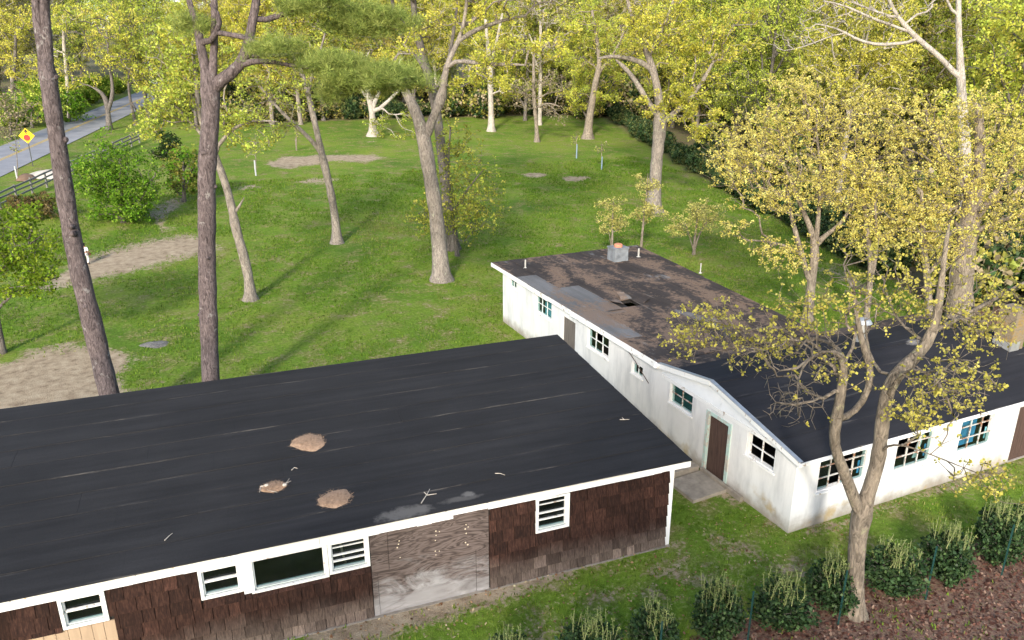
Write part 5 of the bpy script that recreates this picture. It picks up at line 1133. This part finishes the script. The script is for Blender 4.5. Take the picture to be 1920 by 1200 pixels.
for a, b in zip(ec[:-1], ec[1:]):
    L = np.linalg.norm((b-a)[:2]); n = max(1, int(L/2.1))
    for i in range(n): q = a+(b-a)*(i+.5)/n+rng.normal(0, .3, 3); place_edge(0, q+np.array([.9, .2, 0]), random.uniform(.7, 1.05))
for i in range(34):
    px = 390+(1135-390)*(i+random.random()*.8)/34; py = np.interp(px, [390, 640, 900, 1120], [237, 225, 218, 214]); b = G(px, py); b[:2] += NH[:2]*random.uniform(.5, 3.5); place_edge(0 if (640 < px < 1010 and random.random() < .6) else 1, b, random.uniform(.7, 1.25))

for i in range(46):
    a = math.atan((random.uniform(330, 1180)-960)/F)+YAW; d = random.uniform(112, 150); place_edge(1, (d*math.sin(a), d*math.cos(a)), random.uniform(.9, 1.9))
for i in range(46):
    a = math.atan((random.uniform(1000, 1330)-960)/F)+YAW; d = random.uniform(118, 165); place_edge(1, (d*math.sin(a), d*math.cos(a)), random.uniform(1.3, 2.6))
for i in range(40):
    t = random.random(); k = min(3, int(t*4)); q = ec[k]+(ec[k+1]-ec[k])*random.random(); place_edge(1, q[:2]+np.array([1, .2])*random.uniform(3, 26), random.uniform(.8, 1.7))

for q in [(random.uniform(35, 50), random.uniform(12, 27)) for _ in range(18)]: place_edge(random.randrange(2), q, random.uniform(.7, 1.3))
BANK = shrub_mesh('bank_shrub', 1.5, 2.1, 600, YGREEN+GREEN, .16, .32, 9, 'leafy green shrub in the thicket on the far bank of the road', 'shrub', 'shrubs on the far bank of the road', LEAF); bu = False
for i in range(58):
    al, of = random.uniform(-5, 75), 8.6+21*random.random()**1.6; q = RN0+RD*al+RNN*of
    o = copy_tree(BANK) if bu else BANK; bu = True; sc = random.uniform(.8, 1.7)
    o.location = (float(q[0]), float(q[1]), float(gz(q[0], q[1]))); o.rotation_euler = (0, 0, random.uniform(0, 6)); o.scale = (sc, sc, sc*random.uniform(.8, 1.2))

# ------------------------------------------------------------------ rail fence, sign, pile, wire-fence posts
FWOOD = simple('grey_rail', (.20, .19, .175), .85, .25, 4, .2, (3, 3, 3))
a0, a1 = G(-70, 428), G(262, 268); L = np.linalg.norm((a1-a0)[:2]); n = int(L/2.45); fence = empty('rail_fence', a0, 0, 'weathered grey three-rail post fence between lawn and road verge', 'fence')
fp = [a0+(a1-a0)*i/n for i in range(n+1)]
for p in fp: p[2] = float(gz(p[0], p[1]))
fd = (a1-a0)/np.linalg.norm(a1-a0)
for i, p in enumerate(fp):
    q = p-a0; M = MB(); M.tube([q+[0, 0, -.1], q+[0, 0, .7], q+[0, 0, 1.28+random.uniform(-.03, .05)]], [.085, .08, .075], 8); M.build('post', FWOOD, fence)
    if i < n:
        e = fp[i+1]-a0
        for z in (.42, .80, 1.16):
            s0, s1 = random.uniform(-.03, .03), random.uniform(-.03, .03); M = MB(); A_, B_ = q+[0, 0, z+s0], e+[0, 0, z+s1]; A_ = A_-fd*.05; B_ = B_+fd*.05; nn = np.array([-fd[1], fd[0], 0])*.045
            M.hexa([A_-nn-[0, 0, .06], B_-nn-[0, 0, .06], B_+nn-[0, 0, .06], A_+nn-[0, 0, .06]], [A_-nn*.8+[0, 0, .06], B_-nn*.8+[0, 0, .06], B_+nn*.8+[0, 0, .06], A_+nn*.8+[0, 0, .06]]); M.build('rail', FWOOD, fence)
sb = G(62, 312); sign = empty('road_sign', sb, 0, 'yellow diamond stop-ahead sign with red octagon on a dark post', 'road sign')
fc = -NH*.9+rgt*.15; fc /= np.linalg.norm(fc); sr = np.cross(np.array([0, 0, 1.]), fc); sr /= np.linalg.norm(sr)
SYEL = simple('sign_yellow', (.85, .52, .01), .4, .03, 2, 0); SRED = simple('sign_red', (.62, .03, .03), .4, .03, 2, 0); SBLK = simple('sign_black', (.012, .012, .012), .5, .03, 2, 0); SPOST = simple('sign_post', (.06, .065, .06), .6, .2, 4, 0)
D_ = .68; cz = 2.75; ctr = np.array([0, 0, cz])
def disc(pts2, z, th, mat, name):
    M = MB(); M.prism([ctr+sr*x+np.array([0, 0, y])+fc*z for x, y in pts2], fc*th); return M.build(name, mat, sign)
M = MB(); M.box(-.035, .035, -.03, .03, -.2, cz+.6); M.build('post', SPOST, sign)
disc([(0, -D_), (D_, 0), (0, D_), (-D_, 0)], .04, .012, SYEL, 'face')
disc([(.29*math.cos(rad(22.5+45*i)), -.17+.29*math.sin(rad(22.5+45*i))) for i in range(8)], .0525, .004, SRED, 'octagon')
disc([(-.055, .17), (.055, .17), (.055, .36), (.19, .34), (0, .60), (-.19, .34), (-.055, .36)], .0525, .004, SBLK, 'arrow')
# pale pile on the verge
PB = simple('pale_sand', (.52, .46, .38), .9, .2, 2, .4); pb = G(92, 328); pile = empty('sand_pile', pb, 0, 'low pile of pale sand with a brown heap behind the rail fence', 'sand pile')
def mound(name, cx, cy_, rx, ry, h, mat, parent, n=22, rings=6, seed=1):
    V = [(cx, cy_, h)]; ph = seed
    for k in range(1, rings+1):
        for i in range(n):
            a = 2*math.pi*i/n; o = 1+.15*math.sin(2*a+ph)+.1*math.sin(3*a+2*ph)+.05*math.sin(7*a); f = k/rings
            V.append((cx+math.cos(a)*rx*o*f, cy_+math.sin(a)*ry*o*f, h*(1-f**1.7)+random.uniform(-.04, .04)*(k < rings)*h-(.05 if k == rings else 0)))
    tri = np.array([(0, 1+i, 1+(i+1) % n) for i in range(n)]); q = np.array([(1+k*n+i, 1+(k+1)*n+i, 1+(k+1)*n+(i+1) % n, 1+k*n+(i+1) % n) for k in range(rings-1) for i in range(n)])
    return link(name, mesh_np(name, V, [tri, q]), parent, mat, True)
mound('sand', 0, 0, 1.6, 2.6, .45, PB, pile, seed=2); mound('soil', -1.6, -1.2, .9, 1.3, .4, simple('brown_soil', (.18, .115, .075), .95, .25, 3, .4), pile, seed=4)
# stump in the grass
STM = bark_mat('stump_wood', (.10, .095, .09), (.30, .285, .27)); b = G(291, 646); st = empty('tree_stump', b, 0, 'flat weathered grey stump cut level with the grass', 'stump')
mound('wood', 0, 0, .62, .5, .10, STM, st, 26, 5, 3)
# green posts of the wire fence in front of the hollies
GPOST = simple('green_post', (.015, .055, .05), .5, .2, 3, 0)
for px, py, top in ((1400, 1215, 1135), (1571, 1172, 1090), (1735, 1124, 1042), (1877, 1080, 1005), (1233, 1275, 1185)):
    b = G(px, py); h = 1.45; o = empty('fence_post', b, 0, 'thin dark green metal post standing in front of the holly row', 'fence post', 'green metal posts along the holly row')
    M = MB(); M.box(-.022, .022, -.004, .004, -.2, h); M.box(-.004, .004, -.022, -.004, -.2, h); M.build('shaft', GPOST, o)
    M = MB()
    for k in range(9): M.box(-.012, .012, .004, .016, .15+k*.15, .17+k*.15)
    M.build('studs', GPOST, o)
# tube-guarded saplings
TUBEW = simple('white_tube', (.42, .43, .43), .5, .06, 3, 0); TUBEB = simple('blue_grey_tube', (.20, .27, .32), .5, .15, 3, 0)
for px, py, hpx, mt_, lab, blob in ((480, 329, 28, TUBEW, 'young tree in a white trunk guard on the lawn', (478, 275, 26, 26)), (1081, 297, 26, TUBEB, 'young tree in a blue-grey trunk guard left of its twin', (1080, 262, 12, 14)), (1128, 318, 24, TUBEB, 'young tree in a blue-grey trunk guard nearer the dark hedge', (1128, 280, 22, 16)), (556, 282, 22, B_TAN, 'thin stake-like young tree beside the sandy strip', (556, 245, 10, 12)), (33, 338, 26, TUBEW, 'thin roadside sapling with a pale guard near the sign', (28, 270, 18, 26))):
    b = G(px, py); s_ = mpp(b); h = hpx*s_
    o = tree_px('guarded_sapling', (px, py), [[(px, py, 1.8), (px, py-hpx, 1.5), (blob[0], blob[1]-blob[3], .8)]], [(blob[0], blob[1], blob[2], blob[3], 0, blob[2]*s_*.7)], 60, lab, 'sapling', bark=B_TAN, cols=YGREEN+TWIGGY, per=2, size=.12, spread=.2, step=.4, tip=.012, okz=1.2, split=.5)
    M = MB(); M.tube([(0, 0, -.02), (0, 0, h*.5), (.01, 0, h)], [.075, .07, .07], 10); M.build('trunk_guard', mt_, o)
# white house glimpsed through the woods
hb = np.array([7., 172., float(gz(0, 172))]); house = empty('white_house', hb, .3, 'white house with grey roof glimpsed through the roadside trees', 'house')
HP = simple('house_siding', (.85, .85, .83), .6, .05, 2, 0); HR = simple('house_roof', (.24, .24, .25), .8, .2, 2, 0)
M = MB(); M.box(-6, 6, -4, 4, 0, 5.6); M.prism([(-6, -4, 5.6), (-6, 4, 5.6), (-6, 0, 9.0)], (12, 0, 0)); M.build('wall', HP, house)
M = MB(); M.hexa([(-6.4, -4.5, 5.35), (6.4, -4.5, 5.35), (6.4, 0, 9.15), (-6.4, 0, 9.15)], [(-6.4, -4.5, 5.55), (6.4, -4.5, 5.55), (6.4, 0, 9.35), (-6.4, 0, 9.35)]); M.hexa([(-6.4, 0, 9.15), (6.4, 0, 9.15), (6.4, 4.5, 5.35), (-6.4, 4.5, 5.35)], [(-6.4, 0, 9.35), (6.4, 0, 9.35), (6.4, 4.5, 5.55), (-6.4, 4.5, 5.55)]); M.build('roof', HR, house)
for x in (-4, -1.3, 1.3, 4):
    for z in (1.0, 3.6):
        M = MB(); M.box(x-.5, x+.5, -4.06, -4.002, z, z+1.4); M.build('window', SBLK, house)

# ------------------------------------------------------------------ child walking on the sandy path
SKIN = simple('skin', (.30, .16, .10), .6, .05, 5, 0); HAIR = simple('dark_hair', (.012, .010, .009), .5, .1, 9, 0); SHIRT = simple('white_shirt', (.80, .79, .80), .8, .05, 6, .1); PANT = simple('pale_trousers', (.66, .64, .62), .8, .06, 6, .1); SHOE = simple('dark_shoe', (.03, .03, .035), .5, .1, 9, 0); BAG = simple('dark_red_bag', (.16, .04, .04), .7, .1, 9, 0)
pbase = G(163, 495); kid = empty('person', pbase, rad(-25), 'person in white top and pale trousers walking beside the leaning pine', 'person')
def skin_obj(name, verts, edges, radii, mat, parent, root=0, sub=2):
    me = bpy.data.meshes.new(name); me.from_pydata(verts, edges, []); o = link(name, me, parent, mat)
    md = o.modifiers.new('skin', 'SKIN'); md.use_smooth_shade = True; sv = me.skin_vertices[0].data
    for i, r in enumerate(radii): sv[i].radius = (r, r) if isinstance(r, float) else r; sv[i].use_root = i == root
    o.modifiers.new('sub', 'SUBSURF').levels = sub; o.modifiers['sub'].render_levels = sub; return o
k_ = 1.27/1.0
def sc_(L): return [tuple(c*k_ for c in p) for p in L]
body = sc_([(0, 0, .50), (0, 0, .62), (0, .01, .76), (0, 0, .83), (0, .005, .90), (0, .01, .95), (.065, 0, .46), (.075, .06, .26), (.08, -.02, .05), (.08, .07, .02), (-.065, 0, .46), (-.075, -.03, .26), (-.08, -.13, .07), (-.08, -.05, .02), (.115, 0, .755), (.16, -.01, .60), (.15, .09, .48), (.145, .13, .44), (-.115, 0, .755), (-.155, -.03, .60), (-.15, .03, .46), (-.145, .06, .42)])
be = [(0, 1), (1, 2), (2, 3), (3, 4), (4, 5), (0, 6), (6, 7), (7, 8), (8, 9), (0, 10), (10, 11), (11, 12), (12, 13), (2, 14), (14, 15), (15, 16), (16, 17), (2, 18), (18, 19), (19, 20), (20, 21)]
br_ = [.085, .08, .075, .032, .06, .058, .062, .043, .028, .022, .062, .043, .028, .022, .036, .028, .022, .018, .036, .028, .022, .018]
skin_obj('body', body, be, [r*k_ for r in br_], SKIN, kid)
skin_obj('shirt', body[:1]+body[1:3]+[body[14], body[15], body[18], body[19]], [(0, 1), (1, 2), (2, 3), (3, 4), (2, 5), (5, 6)], [r*k_ for r in (.098, .094, .088, .05, .04, .05, .04)], SHIRT, kid)
skin_obj('trousers', [body[0], body[6], body[7], body[8], body[10], body[11], body[12]], [(0, 1), (1, 2), (2, 3), (0, 4), (4, 5), (5, 6)], [r*k_ for r in (.094, .074, .055, .042, .074, .055, .042)], PANT, kid)
skin_obj('hair', sc_([(0, -.02, .91), (0, -.01, .965), (0, -.04, .86)]), [(0, 1), (0, 2)], [r*k_ for r in (.066, .06, .05)], HAIR, kid)
for i in (8, 12):
    p0, p1 = body[i], body[i+1]; skin_obj('shoe', [(p0[0], p0[1], p0[2]-.02), (p1[0], p1[1], max(.03, p1[2]))], [(0, 1)], [.04*k_, .034*k_], SHOE, kid, sub=1)
M = MB(); M.hexa([(.13, .1, .50), (.24, .1, .50), (.24, .18, .50), (.13, .18, .50)], [(.14, .11, .64), (.23, .11, .64), (.23, .17, .64), (.14, .17, .64)]); tag(M.build('shoulder_bag', BAG, None), 'small dark red bag held at the side of the walking person', 'bag').matrix_world = Matrix.Translation(Vector([float(c) for c in pbase])) @ Matrix.Rotation(rad(-25), 4, 'Z')

# ------------------------------------------------------------------ grass blades and fallen leaves (nobody could count them)
def scatter(n, x0, x1, y0, y1, power=1.0):
    y = y0+(y1-y0)*rng.random(n)**power; x = x0+(x1-x0)*rng.random(n); return np.c_[x, y, gz(x, y)]
def outside_buildings(P, m_=.05):
    c, s = math.cos(SA), math.sin(SA); qx, qy = P[:, 0]-BC[0], P[:, 1]-BC[1]; u, v = c*qx+s*qy, -s*qx+c*qy
    a = (u > UL-m_) & (u < .05+m_) & (v > -.05-m_) & (v < 8.05); x, y = P[:, 0]-WX, P[:, 1]-WY
    b_ = (x > -m_) & (x < FX+m_) & (y > -m_) & (y < 6); c_ = (x > -m_) & (x < 8.1) & (y >= 6) & (y < WL+m_)
    d_ = (np.abs(P[:, 0]-13.0) < .75) & (np.abs(P[:, 1]-15.3) < 1.2)
    return ~(a | b_ | c_ | d_)
P = scatter(230000, -18, 46, 7, 70, 1.35); Q, dep = to_px(P); keep = (dep > 3) & (Q[:, 0] > -120) & (Q[:, 0] < 2040) & (Q[:, 1] < 1300) & outside_buildings(P)
P = P[keep]; d_, l_, w_ = masks(P)
def vnoise(P, s, seed):
    r = np.random.default_rng(seed); out = np.zeros(len(P))
    for k in range(6): a = r.uniform(0, 6.28); f = s*r.uniform(.6, 1.7); out += np.sin((P[:, 0]*math.cos(a)+P[:, 1]*math.sin(a))*f+r.uniform(0, 6.28))
    return out/3
cl = vnoise(P, 2.2, 3)+.8*vnoise(P, .7, 5)
keep = (rng.random(len(P)) < (1-np.minimum(1, d_*1.05)**1.5)*(1-l_*.84)*(1-w_)) & (cl+rng.normal(0, .5, len(P)) > -.35); P, cl = P[keep], cl[keep]; n = len(P)
dist = np.linalg.norm(P-CAM, axis=1); s_ = (.055+.035*rng.random(n))*(1+np.clip(dist-25, 0, 60)/60)
V = []; nb = 2
for k in range(nb):
    a = rng.uniform(0, 6.28, n); dx = np.c_[np.cos(a), np.sin(a), np.zeros(n)]; ln = np.c_[-np.sin(a), np.cos(a), np.zeros(n)]*rng.normal(0, .5, (n, 1))
    o_ = P+np.c_[rng.normal(0, .04, (n, 2)), np.zeros(n)]; wd = s_[:, None]*.22
    V.append(np.stack([o_-dx*wd, o_+dx*wd, o_+np.array([0, 0, 1.])*s_[:, None]+ln*s_[:, None]], 1))
V = np.concatenate(V).reshape(-1, 3); gm = mesh_np('grass', V, [np.arange(len(V)).reshape(-1, 3)])
tc = np.array([(.115, .21, .023), (.16, .255, .03), (.22, .285, .05), (.29, .28, .095)]); t_ = np.clip(1.5+.9*vnoise(P, .35, 9)+rng.normal(0, .7, n), 0, 3).astype(int); cc = np.repeat(np.tile(tc[t_]*(1+.2*rng.normal(0, 1, (n, 1))), (nb, 1)), 3, 0).clip(.005, .6)
gm.color_attributes.new('tint', 'FLOAT_COLOR', 'POINT').data.foreach_set('color', np.c_[cc, np.ones(len(cc))].astype(np.float32).ravel())
go = link('grass', gm, None, LEAF); tag(go, 'short green grass blades growing across the lawn', 'grass', None, 'stuff')
# fallen leaves
def flat_leaves(name, P, size, cols, label):
    n = len(P); a = rng.uniform(0, 6.28, n); u = np.c_[np.cos(a), np.sin(a), rng.normal(0, .35, n)]; v = np.c_[-np.sin(a), np.cos(a), rng.normal(0, .35, n)]; s = size*(.6+.8*rng.random((n, 1))); c = P+np.array([0, 0, .025])
    V = np.stack([c-u*s*.6, c+v*s*.4, c+u*s*.6, c-v*s*.4], 1).reshape(-1, 3); me = mesh_np(name, V, [np.arange(n*4).reshape(-1, 4)])
    cc = np.array(cols)[rng.integers(0, len(cols), n)]*(1+.25*rng.normal(0, 1, (n, 1))); cc = np.repeat(cc, 4, 0).clip(.005, .8)
    me.color_attributes.new('tint', 'FLOAT_COLOR', 'POINT').data.foreach_set('color', np.c_[cc, np.ones(len(cc))].astype(np.float32).ravel())
    return tag(link(name, me, None, LEAF), label, 'leaves', None, 'stuff')
P = scatter(60000, 6, 42, 5, 14); P = P[outside_buildings(P)]; d_, l_, w_ = masks(P); P = P[rng.random(len(P)) < l_*.8]
flat_leaves('dead_leaves', P, .07, [(.22, .105, .075), (.15, .072, .055), (.29, .16, .115), (.10, .05, .04), (.34, .23, .17)], 'reddish brown fallen leaves under the holly row')
P = scatter(26000, -4, 24, 8.5, 18); P = P[outside_buildings(P)]; d_, l_, w_ = masks(P); P = P[rng.random(len(P)) < d_*.42+.012]
flat_leaves('scattered_leaves', P, .055, [(.40, .27, .15), (.55, .44, .28), (.28, .15, .08), (.36, .22, .12)], 'tan dead leaves scattered along the building foundations')
